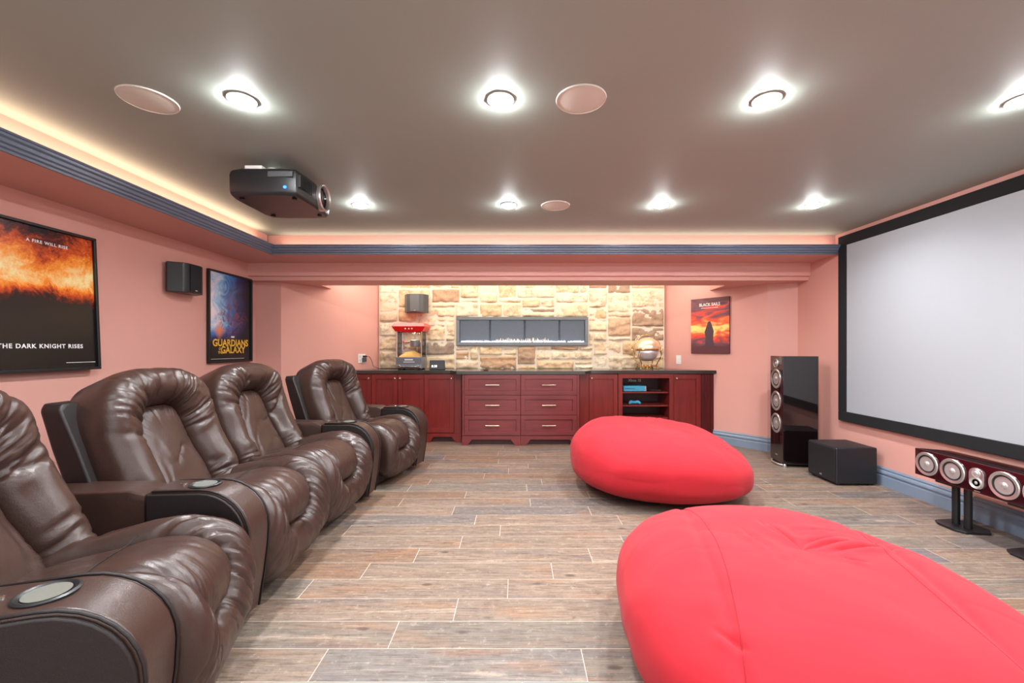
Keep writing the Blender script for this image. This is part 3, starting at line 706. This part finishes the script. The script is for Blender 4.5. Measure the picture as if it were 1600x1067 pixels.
def caps(a, b, c, d, s):    # small-caps title
    big = text_mb(a, s, .0015); return big
m = text_mb('BLACK SAILS', .055, .0012, spacing=1.02, sx=.85); shift(m, 0, -.025, .255); m.build('title', M['whiteprint'], t)
MB().box(-.11, .11, -.025, -.0245, .228, .233).build('small_print', M['whiteprint'], t)
# a plain dark rock stack in the middle of the print
m = MB().prism([(-.06, -.27), (-.05, -.15), (-.065, -.08), (-.035, .0), (-.02, .05), (.01, .06), (.03, .01), (.055, -.07), (.045, -.16), (.06, -.27)], -.0245, -.0235)
m.build('rock_print', simple('dark_rock_print', srgb(74, 50, 60), .6), t)

# ------------------------------------------------------------------ small wall speakers
def wall_speaker(label, loc, rz, mat):
    t = thing('wall_speaker', label, 'speaker', loc, rz, 'small surround speakers')
    w_, h_ = .165, .125
    pts = [(-w_, -.03), (-.11, -.125), (-.06, -.145), (.06, -.145), (.11, -.125), (w_, -.03), (w_*.85, 0), (-w_*.85, 0)]
    MB().prism(pts, -h_, h_, 'z').build('cabinet', M[mat], t, bevel=.006)
    g = [(-.158, -.038), (-.108, -.131), (-.066, -.149)]; 
    MB().prism([(-.062, -.146), (.062, -.146), (.062, -.152), (-.062, -.152)][::-1], -h_+.012, h_-.008, 'z').build('front_grille', M[mat+'_g'], t, bevel=.002)
    MB().box(-.012, .012, -.154, -.152, -h_+.02, -h_+.028).build('badge', M['silver'], t)
    MB().box(-.03, .03, 0, .012, -.04, .04).build('wall_bracket', M['black'], t)
    return t
M['sat'] = simple('black_satin_case', srgb(30, 31, 34), .35); M['sat_g'] = simple('black_cloth_grille', srgb(14, 19, 27), .8, bumps=.2, scale=700)
M['grey_plastic_g'] = simple('grey_cloth_grille', srgb(84, 86, 88), .7, bumps=.2, scale=700)
wall_speaker('small black speaker on the pink left wall between the two framed posters', (XL+.012, 3.63, 1.797), PI/2, 'sat')
wall_speaker('small grey speaker on the stone wall above the popcorn machine', (fx(649, 5.68), 5.785, fz(473.5, 5.66)), R(0), 'grey_plastic')

# ------------------------------------------------------------------ ceiling fixtures
for i, (x, y) in enumerate(pot_spots[:8]):
    lab = ['nearest row, leftmost', 'nearest row, second from left', 'nearest row, third from left', 'nearest row, at the right edge'] if i < 4 else ['far row, beside the projector', 'far row, second from left', 'far row, third from left', 'far row, rightmost near the screen']
    t = thing('recessed_light', 'lit round recessed ceiling light, '+lab[i % 4], 'ceiling light', (x, y, CEIL), 0, 'recessed ceiling lights')
    MB().lathe([(.057, 0), (.061, -.002), (.060, -.006), (.056, -.006), (.056, 0)], (0,0,0), 'z', 32).build('trim_ring', M['whiteplastic'], t, smooth='auto')
    MB().lathe([(.056, -.001), (.053, -.010), (.036, -.018), (.018, -.0225), (.001, -.024)], (0,0,0), 'z', 24).build('lens', M['pot'], t, smooth=True)
for x, y, lab in ((.297, 1.91, 'round beige ceiling speaker, the large one near the centre'), (.315, 3.33, 'round beige ceiling speaker in the far row of lights'), (-1.677, 1.914, 'round beige ceiling speaker at the left near the cornice')):
    t = thing('ceiling_speaker', lab, 'ceiling speaker', (x, y, CEIL), 0, 'round ceiling speakers')
    MB().lathe([(.001, -.005), (.104, -.005), (.108, -.004), (.108, 0), (.001, 0)], (0,0,0), 'z', 48).build('grille', M['grille'], t, smooth='auto')
    MB().lathe([(.108, 0), (.108, -.006), (.112, -.006), (.114, 0)], (0,0,0), 'z', 48).build('rim', M['grille'], t, smooth='auto')

# ------------------------------------------------------------------ projector (faces the screen, +X)
t = thing('projector', 'black home theater projector hanging from the ceiling with a white mount', 'projector', (-1.475, 2.66, 2.25)); t.scale = (1.11, 1.0, 1.08)
prof = [(-.195, .155), (-.175, .22), (-.10, .235), (.10, .235), (.175, .22), (.185, .10), (.19, 0), (.185, -.10), (.175, -.21), (.10, -.225), (-.12, -.225), (-.185, -.205), (-.198, -.15)]
m = MB(); rows = []
for z, sc in ((-.145, .93), (-.132, .985), (-.11, 1.0), (-.03, 1.0), (-.008, .98), (0, .93)):
    rows.append([(x*sc, y*sc, z) for x, y in prof])
m.grid(rows, closed_u=True); m.add(rows[0], [tuple(range(len(prof)))]); m.add(rows[-1], [tuple(range(len(prof)))])
m.build('body', simple('projector_shell', srgb(30, 30, 32), .33), t, bevel=.008, seg=3)
m = MB()
for i in range(8): m.box(.176, .19, -.20+i*.019, -.20+i*.019+.010, -.095, -.03)
m.box(.160, .178, -.205, -.05, -.10, -.025)
m.build('vent_grille', M['black'], t)
m = MB().lathe([(.055, .16), (.078, .165), (.080, .205), (.074, .212), (.066, .205), (.060, .17)], (0, .075, -.065), 'x', 36); m.build('lens_ring', M['silver'], t, smooth='auto')
m = MB().lathe([(.062, .150), (.060, .190), (.048, .180), (.03, .186), (.001, .190)], (0, .075, -.065), 'x', 36); m.build('lens', M['dark_glass'], t, smooth='auto')
m = MB().box(.03, .16, -.228, -.222, -.05, -.02); m.build('control_panel', M['grey_plastic'], t, bevel=.002)
MB().lathe([(.001, -.226), (.008, -.227), (.008, -.22)], (.12, 0, -.105), 'y', 12).build('power_light', M['led_blue'], t)
m = MB()
for sx, sy in ((-.14, -.16), (-.14, .16), (.14, .16), (.14, -.16)): m.lathe([(.012, -.146), (.014, -.152), (.001, -.153)], (sx, sy, 0), 'z', 12)
m.build('foot', M['black'], t)
m = MB().lathe([(.05, .0), (.055, .03), (.04, .045), (.03, .06), (.03, .088)], (-.06, 0, 0), 'z', 24); m.box(-.11, -.02, -.19, -.12, .002, .025); m.build('ceiling_mount', M['whiteplastic'], t, smooth='auto')

# ------------------------------------------------------------------ projection screen
t = thing('projection_screen', 'large white projection screen with wide black frame on the right wall', 'screen', (XR-.001, 2.57, 1.392), -PI/2)
# local x -> world -Y ; visible surface towards -X
L0 = -(4.13-2.57); L1 = 4.13-2.57; h2 = .898; bw = .095
m = MB(); m.box(L0, L1, -.042, 0, h2-bw, h2); m.box(L0, L1, -.042, 0, -h2, -h2+bw); m.box(L0, L0+bw, -.042, 0, -h2+bw, h2-bw); m.box(L1-bw, L1, -.042, 0, -h2+bw, h2-bw)
m.build('frame', M['blackvelvet'], t, bevel=.006)
MB().box(L0+bw-.01, L1-bw+.01, -.030, -.01, -h2+bw-.01, h2-bw+.01).build('screen_surface', M['screen'], t)

# ------------------------------------------------------------------ loudspeakers
def driver(par, name, y, z, r, face, kind='woofer'):
    # axis x, facing -X; face = x of baffle
    o = MB().lathe([(r*.98, face-.001), (r, face-.006), (r*.95, face-.011), (r*.76, face-.008), (r*.74, face-.002)], (0, y, z), 'x', 40).build(name, M['silver'], par, smooth='auto')
    MB().lathe([(r*.75, face-.002), (r*.71, face-.008), (r*.64, face-.007), (r*.62, face-.002)], (0, y, z), 'x', 36).build('surround', M['rubber'], o, smooth='auto')
    MB().lathe([(r*.63, face-.004), (r*.3, face+.006), (r*.27, face-.002), (r*.15, face-.010), (.001, face-.013)], (0, y, z), 'x', 36).build('cone', M['cone'], o, smooth='auto')
t = thing('tower_speaker', 'tall glossy black floor speaker with silver drivers left of the screen', 'speaker', (2.71, 4.36, 0), R(-7))
pts = [(0, -.13), (.33, -.13), (.345, -.115), (.345, .115), (.33, .13), (0, .13)]
MB().prism(pts, .03, 1.12, 'z').build('cabinet', M['gloss'], t, bevel=.006, seg=3)
for z, r, nm in ((1.045, .045, 'tweeter'), (.885, .098, 'woofer'), (.655, .098, 'woofer'), (.425, .098, 'woofer')): driver(t, nm, 0, z, r*1.03, 0)
MB().box(-.004, 0, -.02, .02, .095, .105).build('badge', M['silver'], t)
m = MB().tube([(.02, .125, .016), (-.015, .06, .014), (-.02, 0, .014), (-.015, -.06, .014), (.02, -.125, .016)], .010, 10); m.build('front_outrigger', M['silver'], t, smooth=True)
for sy in (-.125, .125): MB().lathe([(.016, 0), (.018, .02), (.012, .032), (.001, .034)], (.02, sy, 0), 'z', 14).build('foot', M['silver'], t, smooth='auto')
m = MB().box(.28, .40, -.12, -.09, .005, .03); m.box(.28, .40, .09, .12, .005, .03); m.box(.02, .34, -.09, .09, .012, .031); m.build('plinth', M['black'], t, bevel=.004)
t = thing('subwoofer', 'low black box subwoofer on the floor between tower speaker and screen', 'subwoofer', (2.79, 3.825, 0))
MB().box(0, .36, -.175, .175, .015, .332).build('cabinet', M['satin'], t, bevel=.012, seg=3)
MB().box(-.008, 0, -.165, .165, .03, .32).build('front_grille', M['satin'], t, bevel=.004)
MB().box(-.010, -.008, -.012, .012, .05, .062).build('badge', M['silver'], t)
for sx, sy in ((.04, -.14), (.04, .14), (.32, -.14), (.32, .14)): MB().lathe([(.02, 0), (.02, .016)], (sx, sy, 0), 'z', 14).build('foot', M['rubber'], t)
# centre speaker on twin stands
t = thing('center_speaker', 'long dark cherry center speaker with silver drivers below the screen', 'speaker', (2.85, 2.589, .305))
MB().prism([(0, 0), (.25, .02), (.25, .165), (0, .185)], -.405, .405, 'y').build('cabinet', M['cherrygloss'], t, bevel=.004)
for y in (.315, .145, -.145, -.315): driver(t, 'woofer', y, .094, .08, 0)
# pill-shaped tweeter and midrange plate
pill = [(.042*math.cos(a), .118+.037*math.sin(a)) for a in [i*PI/12 for i in range(13)]]+[(.042*math.cos(a), .062+.037*math.sin(a)) for a in [PI+i*PI/12 for i in range(13)]]
o = MB().prism(pill, -.009, 0, 'x').build('driver_plate', M['silver'], t, bevel=.002)
MB().lathe([(.036, -.009), (.034, -.014), (.030, -.010), (.028, -.012), (.016, -.006), (.001, -.014)], (0, 0, .064), 'x', 28).build('midrange', M['cone'], o, smooth='auto')
MB().lathe([(.026, -.009), (.024, -.012), (.016, -.010), (.010, -.016), (.001, -.017)], (0, 0, .122), 'x', 28).build('tweeter', M['cone'], o, smooth='auto')
MB().box(-.003, 0, -.016, .016, .008, .014).build('badge', M['silver'], t)
def spk_stand(y, label):
    t = thing('speaker_stand', label, 'stand', (2.98, y, 0), 0, 'stands of the center speaker')
    a, b = .11, .12
    pts = [(-a, -.055), (-.08, -.10), (.06, -.12), (a, -.07), (a, .07), (.06, .12), (-.08, .10), (-a, .055)]
    MB().prism(pts, 0, .016, 'z').build('base_plate', M['black'], t, bevel=.003)
    for sy in (-.038, .038): MB().lathe([(.021, .016), (.021, .288)], (.0, sy, 0), 'z', 20).build('pillar', M['black'], t, smooth='auto')
    MB().box(-.11, .10, -.07, .07, .288, .3025).build('top_plate', M['black'], t, bevel=.002)
spk_stand(2.80, 'black twin pillar stand under the far end of the center speaker')
spk_stand(2.378, 'black twin pillar stand at the right edge of the frame')

# ------------------------------------------------------------------ recliners
def catmull(pts, n):
    out = []
    for i in range(len(pts)-1):
        a, b_, c_, d_ = pts[max(0, i-1)], pts[i], pts[i+1], pts[min(len(pts)-1, i+2)]
        for k in range(n):
            u = k/n; out.append(tuple(0.5*((2*b_[j])+(-a[j]+c_[j])*u+(2*a[j]-5*b_[j]+4*c_[j]-d_[j])*u*u+(-a[j]+3*b_[j]-3*c_[j]+d_[j])*u**3) for j in range(2)))
    out.append(tuple(pts[-1])); return out
class Path:
    def __init__(s, pts):
        s.p = catmull(pts, 12); s.l = [0]
        for i in range(1, len(s.p)): s.l.append(s.l[-1]+math.dist(s.p[i], s.p[i-1]))
        s.L = s.l[-1]
    def __call__(s, t):
        if t <= 0: i = 0
        elif t >= s.L: i = len(s.p)-2
        else:
            i = 0
            while s.l[i+1] < t: i += 1
        a, b_ = s.p[i], s.p[i+1]; d = s.l[i+1]-s.l[i]; u = (t-s.l[i])/d
        x = a[0]+(b_[0]-a[0])*u; z = a[1]+(b_[1]-a[1])*u
        # smooth tangent
        i0, i1 = max(0, i-2), min(len(s.p)-1, i+3)
        tx, tz = s.p[i1][0]-s.p[i0][0], s.p[i1][1]-s.p[i0][1]; l = math.hypot(tx, tz)
        return x, z, tx/l, tz/l
def loop(cx, cy, A, B, n, N, taper=0.0, n2=None):
    out = []
    for i in range(N):
        a = 2*PI*i/N; c_, s_ = math.cos(a), math.sin(a); e = n if (s_ >= 0 or n2 is None) else n2
        x = A*sgn(c_)*abs(c_)**(2/e); y = B*sgn(s_)*abs(s_)**(2/e)
        out.append((cx+x*(1+taper*y/B), cy+y))
    return out
def ridge(v): return max(0.0, 1-abs(v)*6.5)**1.3
def cushion(outer, inner, mapper, Hb, Hp, rim, seed, gather=1.0, puff=lambda a, b: 0.0, flare=None, K=28):
    N = len(outer); rows = []; sd = seed*13.7
    cx = sum(p[0] for p in inner)/N; cy = sum(p[1] for p in inner)/N
    # rim
    for q, hs in ((0.94, -rim), (1.0, -rim*.8), (1.0, -rim*.35)):
        rows.append([mapper(cx+(o[0]-cx)*q, cy+(o[1]-cy)*q, hs) for o in outer])
    for k in range(K+1):
        ph = PI*k/K; tt = (1-math.cos(ph))/2; row = []
        for i in range(N):
            th = 2*PI*i/N; o, n_ = outer[i], inner[i]
            a = o[0]+(n_[0]-o[0])*tt; b = o[1]+(n_[1]-o[1])*tt
            W_ = math.hypot(o[0]-n_[0], o[1]-n_[1])
            h = Hb*(math.sin(ph)**0.8)*min(1.0, .55+W_/.25)
            c_, s_ = math.cos(th), math.sin(th)
            near = math.exp(-((1-tt)/.38)**2)      # near the inner seam
            g1 = ridge(noise.noise(Vector((c_*12+sd, s_*12, tt*.9))))*.014*near
            g2 = ridge(noise.noise(Vector((c_*5.5, s_*5.5+sd, tt*.7))))*.020*math.sin(ph)**.5*(.45+near)
            g3 = noise.noise(Vector((c_*3.2+5, s_*3.2+sd, tt*1.5)))*.014*math.sin(ph)
            g4 = ridge(noise.noise(Vector((a*14+sd, b*14, 3.3))))*.004*math.sin(ph)
            h += (-g1-g2-g4)*gather+g3*gather+puff(a, b)
            row.append(mapper(a, b, h))
        rows.append(row)
    bol = MB().grid(rows, closed_u=True)
    rows = []; KP = 16
    for k in range(KP+1):
        q = 1-k/KP; q = q**.8 if k < KP else 0.002; row = []
        for i in range(N):
            n_ = inner[i]; a = cx+(n_[0]-cx)*q; b = cy+(n_[1]-cy)*q
            h = Hp*(1-q**5)**.55
            th = 2*PI*i/N; c_, s_ = math.cos(th), math.sin(th)
            near = math.exp(-((1-q)/.22)**2)
            h -= ridge(noise.noise(Vector((c_*8+sd, s_*8, 7.1))))*.006*near*gather*(1 if q < 1 else 0)
            h -= ridge(noise.noise(Vector((a*9+sd, b*5, 1.7))))*.005*gather*(1-q**6)
            h += noise.noise(Vector((a*6, b*6, sd)))*.012*(1-q**4)
            row.append(mapper(a, b, h+puff(a, b)*1.0))
        rows.append(row)
    pan = MB().grid(rows, closed_u=True)
    return bol, pan
def make_arm(par, y0, y1, wedge0, wedge1, front=0.0, mirror=1):
    # armrest between local y0..y1 (front pod); rear pad spreads to wedge0..wedge1 at the back
    r = .20; top = .615; uf = front; ug = front-.42
    prof = [(uf-.045, .05), (uf-.02, .2), (uf-.004, .33)]
    for i in range(9):
        a = i/8*PI/2; prof.append((uf-r+r*math.cos(a)*1.0, top-r+.0+r*math.sin(a)))
    prof += [(ug+.03, top+.002), (ug+.008, top-.008), (ug, top-.03), (ug, .05)]
    o = MB().prism(prof, y0, y1, 'y').build('armrest', M['leather'], par, bevel=.014, seg=3)
    for yy, s_ in ((y0, -1), (y1, 1)):
        inset = [(uf-.055, .05), (uf-.030, .2), (uf-.013, .33)]
        for i in range(9):
            a = i/8*PI/2; inset.append((uf-r+.188*math.cos(a), top-r-.003+.191*math.sin(a)))
        inset += [(ug+.012, top-.014), (ug+.010, .05)]
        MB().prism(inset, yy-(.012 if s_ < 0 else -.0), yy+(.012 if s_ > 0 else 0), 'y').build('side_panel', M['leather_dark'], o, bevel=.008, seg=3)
        MB().tube([(a, yy+s_*.002, b) for a, b in prof[:-4]]+[(ug+.03, yy+s_*.002, top-.004)], .0045, 6).build('piping', M['leather_dark'], o, smooth=True)
    # cup holder
    cy = (y0+y1)/2; cu = uf-.228; rr = .052
    c = MB().lathe([(rr+.006, top-.004), (rr+.008, top+.004), (rr+.002, top+.007), (rr-.006, top+.004), (rr-.009, top-.0)], (cu, cy, 0), 'z', 36).build('cup_holder', M['black'], o, smooth='auto')
    MB().lathe([(rr-.009, top+.0035), (rr-.012, top-.0), (rr-.015, top+.0015), (.001, top+.0015)], (cu, cy, .001), 'z', 36).build('cup_well', M['steel_cup'], o, smooth='auto')
    MB().lathe([(.011, top), (.012, top+.007), (.006, top+.009), (.001, top+.009)], (cu-.088, cy, 0), 'z', 16).build('control_button', M['chrome'], o, smooth='auto')
    # rear pad
    ub = uf-.92
    V = []; 
    for (u_, a0, a1) in ((ug-.004, y0, y1), (ub, wedge0, wedge1)): V.append((u_, a0, a1))
    (u0, a0, a1), (u1, b0, b1) = V
    sec = [(0, .30), (0, top-.03), (.02, top-.006), (.05, top), (.5, top+.004), (.95, top), (.98, top-.006), (1, top-.03), (1, .30)]
    rows = []
    for k in range(9):
        s_ = k/8; e = 1 if 0 < k < 8 else 0
        u_ = u0+(u1-u0)*s_; lo = a0+(b0-a0)*s_; hi = a1+(b1-a1)*s_; dz = -.02 if not e else 0
        rows.append([(u_, lo+(hi-lo)*f, z+(dz if z > .4 else 0)) for f, z in sec])
    m = MB().grid(rows); m.add(rows[0], [tuple(range(len(sec)))]); m.add(rows[-1], [tuple(range(len(sec)))])
    m.build('arm_pad', M['leather'], par, bevel=.01, seg=2)
    # rear lower panel
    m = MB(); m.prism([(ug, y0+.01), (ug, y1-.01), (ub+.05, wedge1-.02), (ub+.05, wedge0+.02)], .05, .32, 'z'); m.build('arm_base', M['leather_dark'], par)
M['steel_cup'] = simple('cup_insert', srgb(150, 155, 148), .3, .6)
def recliner(label, loc, rz, w_seat, w_back, arm=None, seed=1, bx=0.0):
    t = thing('theater_recliner', label, 'recliner', (loc[0], loc[1], 0), rz, 'brown leather theater recliners')
    N = 220
    # seat + footrest cushion
    P = Path([(-.70, .40), (-.55, .415), (-.35, .435), (-.18, .45), (-.085, .42), (-.045, .33), (-.055, .2), (-.09, .07)])
    L = P.L
    def mp(a, s_, h):
        s2 = min(max(s_, -.02), L+.03); x, z, tx, tz = P(s2)
        if s_ < 0: x += s_
        nx, nz = -tz, tx
        return (x+nx*h, a, z+nz*h)
    hw = w_seat/2
    outer = loop(0, L/2, hw, L/2-.005, 5, N, 0, 5); inner = loop(0, L*.38, hw*.56, L*.40, 3.2, N, 0.06, 6)
    def pf(a, b): return .02*math.exp(-((b-L*.52)/.2)**2)-.012*math.exp(-((b-.1)/.15)**2)
    bol, pan = cushion(outer, inner, mp, .10, .075, .085, seed, 1.0, pf)
    bol.build('seat_cushion', M['leather'], t, smooth=True)
    pan.build('seat_panel', M['leather'], t, smooth=True)
    sl = L*.42; MB().tube([mp(-hw*.54+hw*1.08*i/16, sl, .0775+pf(0, sl)+noise.noise(Vector(((-hw*.54+hw*1.08*i/16)*6, sl*6, seed*13.7)))*.012) for i in range(17)], .0018, 6).build('seat_seam', M['leather_dark'], t, smooth=True)
    # backrest
    PB = Path([(-.53, .36), (-.61, .52), (-.685, .68), (-.755, .84), (-.815, .98), (-.86, 1.075)])
    LB = PB.L
    def mb_(a, s_, h):
        s2 = min(max(s_, 0), LB); x, z, tx, tz = PB(s2)
        if s_ > LB: x += tx*(s_-LB); z += tz*(s_-LB)
        nx, nz = tz, -tx       # towards the front/up
        return (x+nx*h, a+bx*s_, z+nz*h)
    hb = w_back/2; HB = LB*.5
    outer = loop(0, HB-.01, hb, HB, 2.9, N, .04, 5); inner = loop(0, LB*.38, hb*.47, LB*.36, 4.0, N, -.10, 5)
    def pb(a, b): return .045*math.exp(-((b-LB*.86)/.14)**2)-.01*math.exp(-((b-LB*.45)/.15)**2)
    bol, pan = cushion(outer, inner, mb_, .115, .05, .10, seed+3, 1.25, pb)
    bol.build('back_cushion', M['leather'], t, smooth=True)
    pan.build('back_panel', M['leather'], t, smooth=True)
    # hard back shell
    rows = []
    for (uf, ub, z, ww) in ((-.60, -.70, .06, .42), (-.62, -.75, .3, .46), (-.68, -.82, .52, .49), (-.76, -.895, .76, .50), (-.83, -.945, .93, .50), (-.84, -.945, .955, .48)):
        q = ww*w_back/.9
        rows.append([(uf, -q+bx*z*.6, z), (ub+.03, -q+bx*z*.6, z), (ub, -q+.04+bx*z*.6, z), (ub, q-.04+bx*z*.6, z), (ub+.03, q+bx*z*.6, z), (uf, q+bx*z*.6, z)])
    m = MB().grid(rows, closed_u=True); m.add(rows[-1], [tuple(range(6))]); m.add(rows[0], [tuple(range(6))])
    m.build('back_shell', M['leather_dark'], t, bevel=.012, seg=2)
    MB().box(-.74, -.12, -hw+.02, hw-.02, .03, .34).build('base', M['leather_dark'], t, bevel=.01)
    m = MB()
    for u_ in (-.66, -.2):
        for a in (-hw+.08, hw-.08): m.lathe([(.025, 0), (.025, .035)], (u_, a, 0), 'z', 12)
    m.build('foot', M['black'], t)
    if arm:
        for A in arm: make_arm(t, *A)
    return t
recliner('brown leather recliner nearest the camera at the left edge', (-1.02, 1.44), R(18), .58, .72, [(-.47, -.31, -.47, -.31, .0)], 1)
recliner('brown leather recliner second from the camera, below the wall between the posters', (-1.15, 2.225), R(2), .665, .70, [(-.49, -.345, -.53, -.345, .03)], 2)
recliner('brown leather recliner third from the camera, directly left of the farthest one', (-1.16, 2.915), R(-3), .665, .70, [(.345, .48, .345, .53, .04)], 4)
recliner('brown leather recliner farthest from the camera, beside the cherry cabinets', (-1.02, 3.80), R(-13), .58, .70, [(.30, .46, .30, .46, .02)], 6)

# ------------------------------------------------------------------ bean bags
def bean(label, loc, rx, ry, H, top, rz, seed, flop, wr, seams):
    fp_ = lambda px, py: (fx(px, (EYE-H*.95)*F/(py-VY)), (EYE-H*.95)*F/(py-VY))
    cr, sr = math.cos(-rz), math.sin(-rz)
    tl_ = lambda X, Y: ((X-loc[0])*cr-(Y-loc[1])*sr, (X-loc[0])*sr+(Y-loc[1])*cr)
    loc_seams = [tl_(a, b_)+tl_(c_, d_) for a, b_, c_, d_ in seams]
    folds = [tl_(*fp_(a, b_))+tl_(*fp_(c_, d_))+(e_,) for a, b_, c_, d_, e_ in flop]
    NU, NV = 360, 200; rows = []
    for j in range(NV+1):
        ps = -PI/2+PI*j/NV; row = []
        for i in range(NU):
            th = 2*PI*i/NU; c_, s_ = math.cos(th), math.sin(th)
            e = 2.25; rad = 1/((abs(c_)**e+abs(s_)**e)**(1/e))
            rho = abs(math.cos(ps))**.64; x = rx*c_*rad*rho; y = ry*s_*rad*rho
            sn = math.sin(ps)
            ht = top(x/rx, y/ry)*H; zc = ht*.47
            if sn >= 0: z = zc+(ht-zc)*abs(sn)**.92
            else: z = zc-zc*abs(sn)**.62
            if sn < 0: 
                shr = 1-.10*abs(sn)**2; x *= shr; y *= shr
            p = Vector((x*3+seed, y*3, z*3)); up = max(0, min(1, z/.12))
            d = noise.noise(p*.8)*.022+noise.noise(p*2.4)*.006
            d -= ridge(noise.noise(Vector((x*3.1+seed, y*5.2, z*6))))*.0025*wr
            if sn > 0:
                for (ax, ay, bx_, by_, dep) in folds:
                    lx, ly = bx_-ax, by_-ay; l_ = math.hypot(lx, ly); u = ((x-ax)*lx+(y-ay)*ly)/(l_*l_); pd = ((x-ax)*ly-(y-ay)*lx)/l_
                    pd += .006*noise.noise(Vector((x*20, y*20, seed)))
                    if -.25 < u < 1.25 and abs(pd) < .12:
                        tp = max(0, 1-abs(u-.5)/.75)**.7
                        d += tp*dep*(-math.exp(-(pd/.008)**2)+.75*math.exp(-((pd-.024)/.018)**2)+.45*math.exp(-((pd+.03)/.022)**2))
            for (ax, ay, bx_, by_) in loc_seams:
                l_ = math.hypot(bx_-ax, by_-ay); dd = ((x-ax)*(by_-ay)-(y-ay)*(bx_-ax))/l_; d -= .010*math.exp(-(dd/.018)**2)*(1 if sn > -.2 else 0)
            nx = x/(rx*rx); ny = y/(ry*ry); nz = (z-zc)/(H*H*.3); l = math.sqrt(nx*nx+ny*ny+nz*nz)+1e-6
            d *= up
            row.append((x+nx/l*d, y+ny/l*d, max(0.002, z+nz/l*d)))
        rows.append(row)
    m = MB().grid(rows, closed_u=True)
    o = m.build('bean_bag', M['suede'], smooth=True); o.location = (loc[0], loc[1], 0); o.rotation_euler = (0, 0, rz)
    tag(o, label, 'bean bag chair', 'red bean bags')
    from mathutils.bvhtree import BVHTree
    bv = BVHTree.FromPolygons([Vector(v) for v in m.v], m.f)
    for ax, ay, bx_, by_ in loc_seams:
        pts = []
        for k in range(-12, 73):
            u = k/60; x_ = ax+(bx_-ax)*u; y_ = ay+(by_-ay)*u+.0
            x_ += .05*math.sin(PI*u)*(1 if ax < 0 else -1)
            h = bv.ray_cast(Vector((x_, y_, 2)), Vector((0, 0, -1)))
            if h[0] is not None and h[0].z > .12: pts.append(h[0]+Vector((0, 0, .0005)))
        if len(pts) > 4: MB().tube(pts, .0016, 6).build('seam', M['seam'], o, smooth=True)
    return o
bean('red suede bean bag farther from the camera, in front of the cabinets', (1.205, 3.62), .735, .68, .55, lambda a, b: 1.0-.14*a+.08*b-.06*a*a, R(-6), 3.0, [(926, 716, 946, 730, .012), (915, 722, 940, 742, .009), (1000, 668, 1012, 652, .008), (1018, 664, 1032, 650, .008), (1060, 670, 1090, 676, .005), (960, 690, 1010, 694, .005)], .6, [])
bean('big red suede bean bag nearest the camera with wrinkled top', (1.075, 1.57), .675, .78, .455, lambda a, b: 1.0-.04*a-.03*b, R(-10), 8.0, [(1208, 828, 1248, 858, .016), (1246, 857, 1300, 842, .018), (1270, 862, 1340, 846, .012), (1304, 867, 1388, 853, .016), (1165, 838, 1206, 872, .012), (1190, 822, 1215, 842, .009), (1250, 832, 1296, 828, .010), (1120, 962, 1162, 986, .010), (1325, 880, 1350, 885, .008), (1240, 880, 1244, 888, .006)], .6, [(.875, 2.24, .555, .98), (1.55, 1.95, 1.22, .90)])
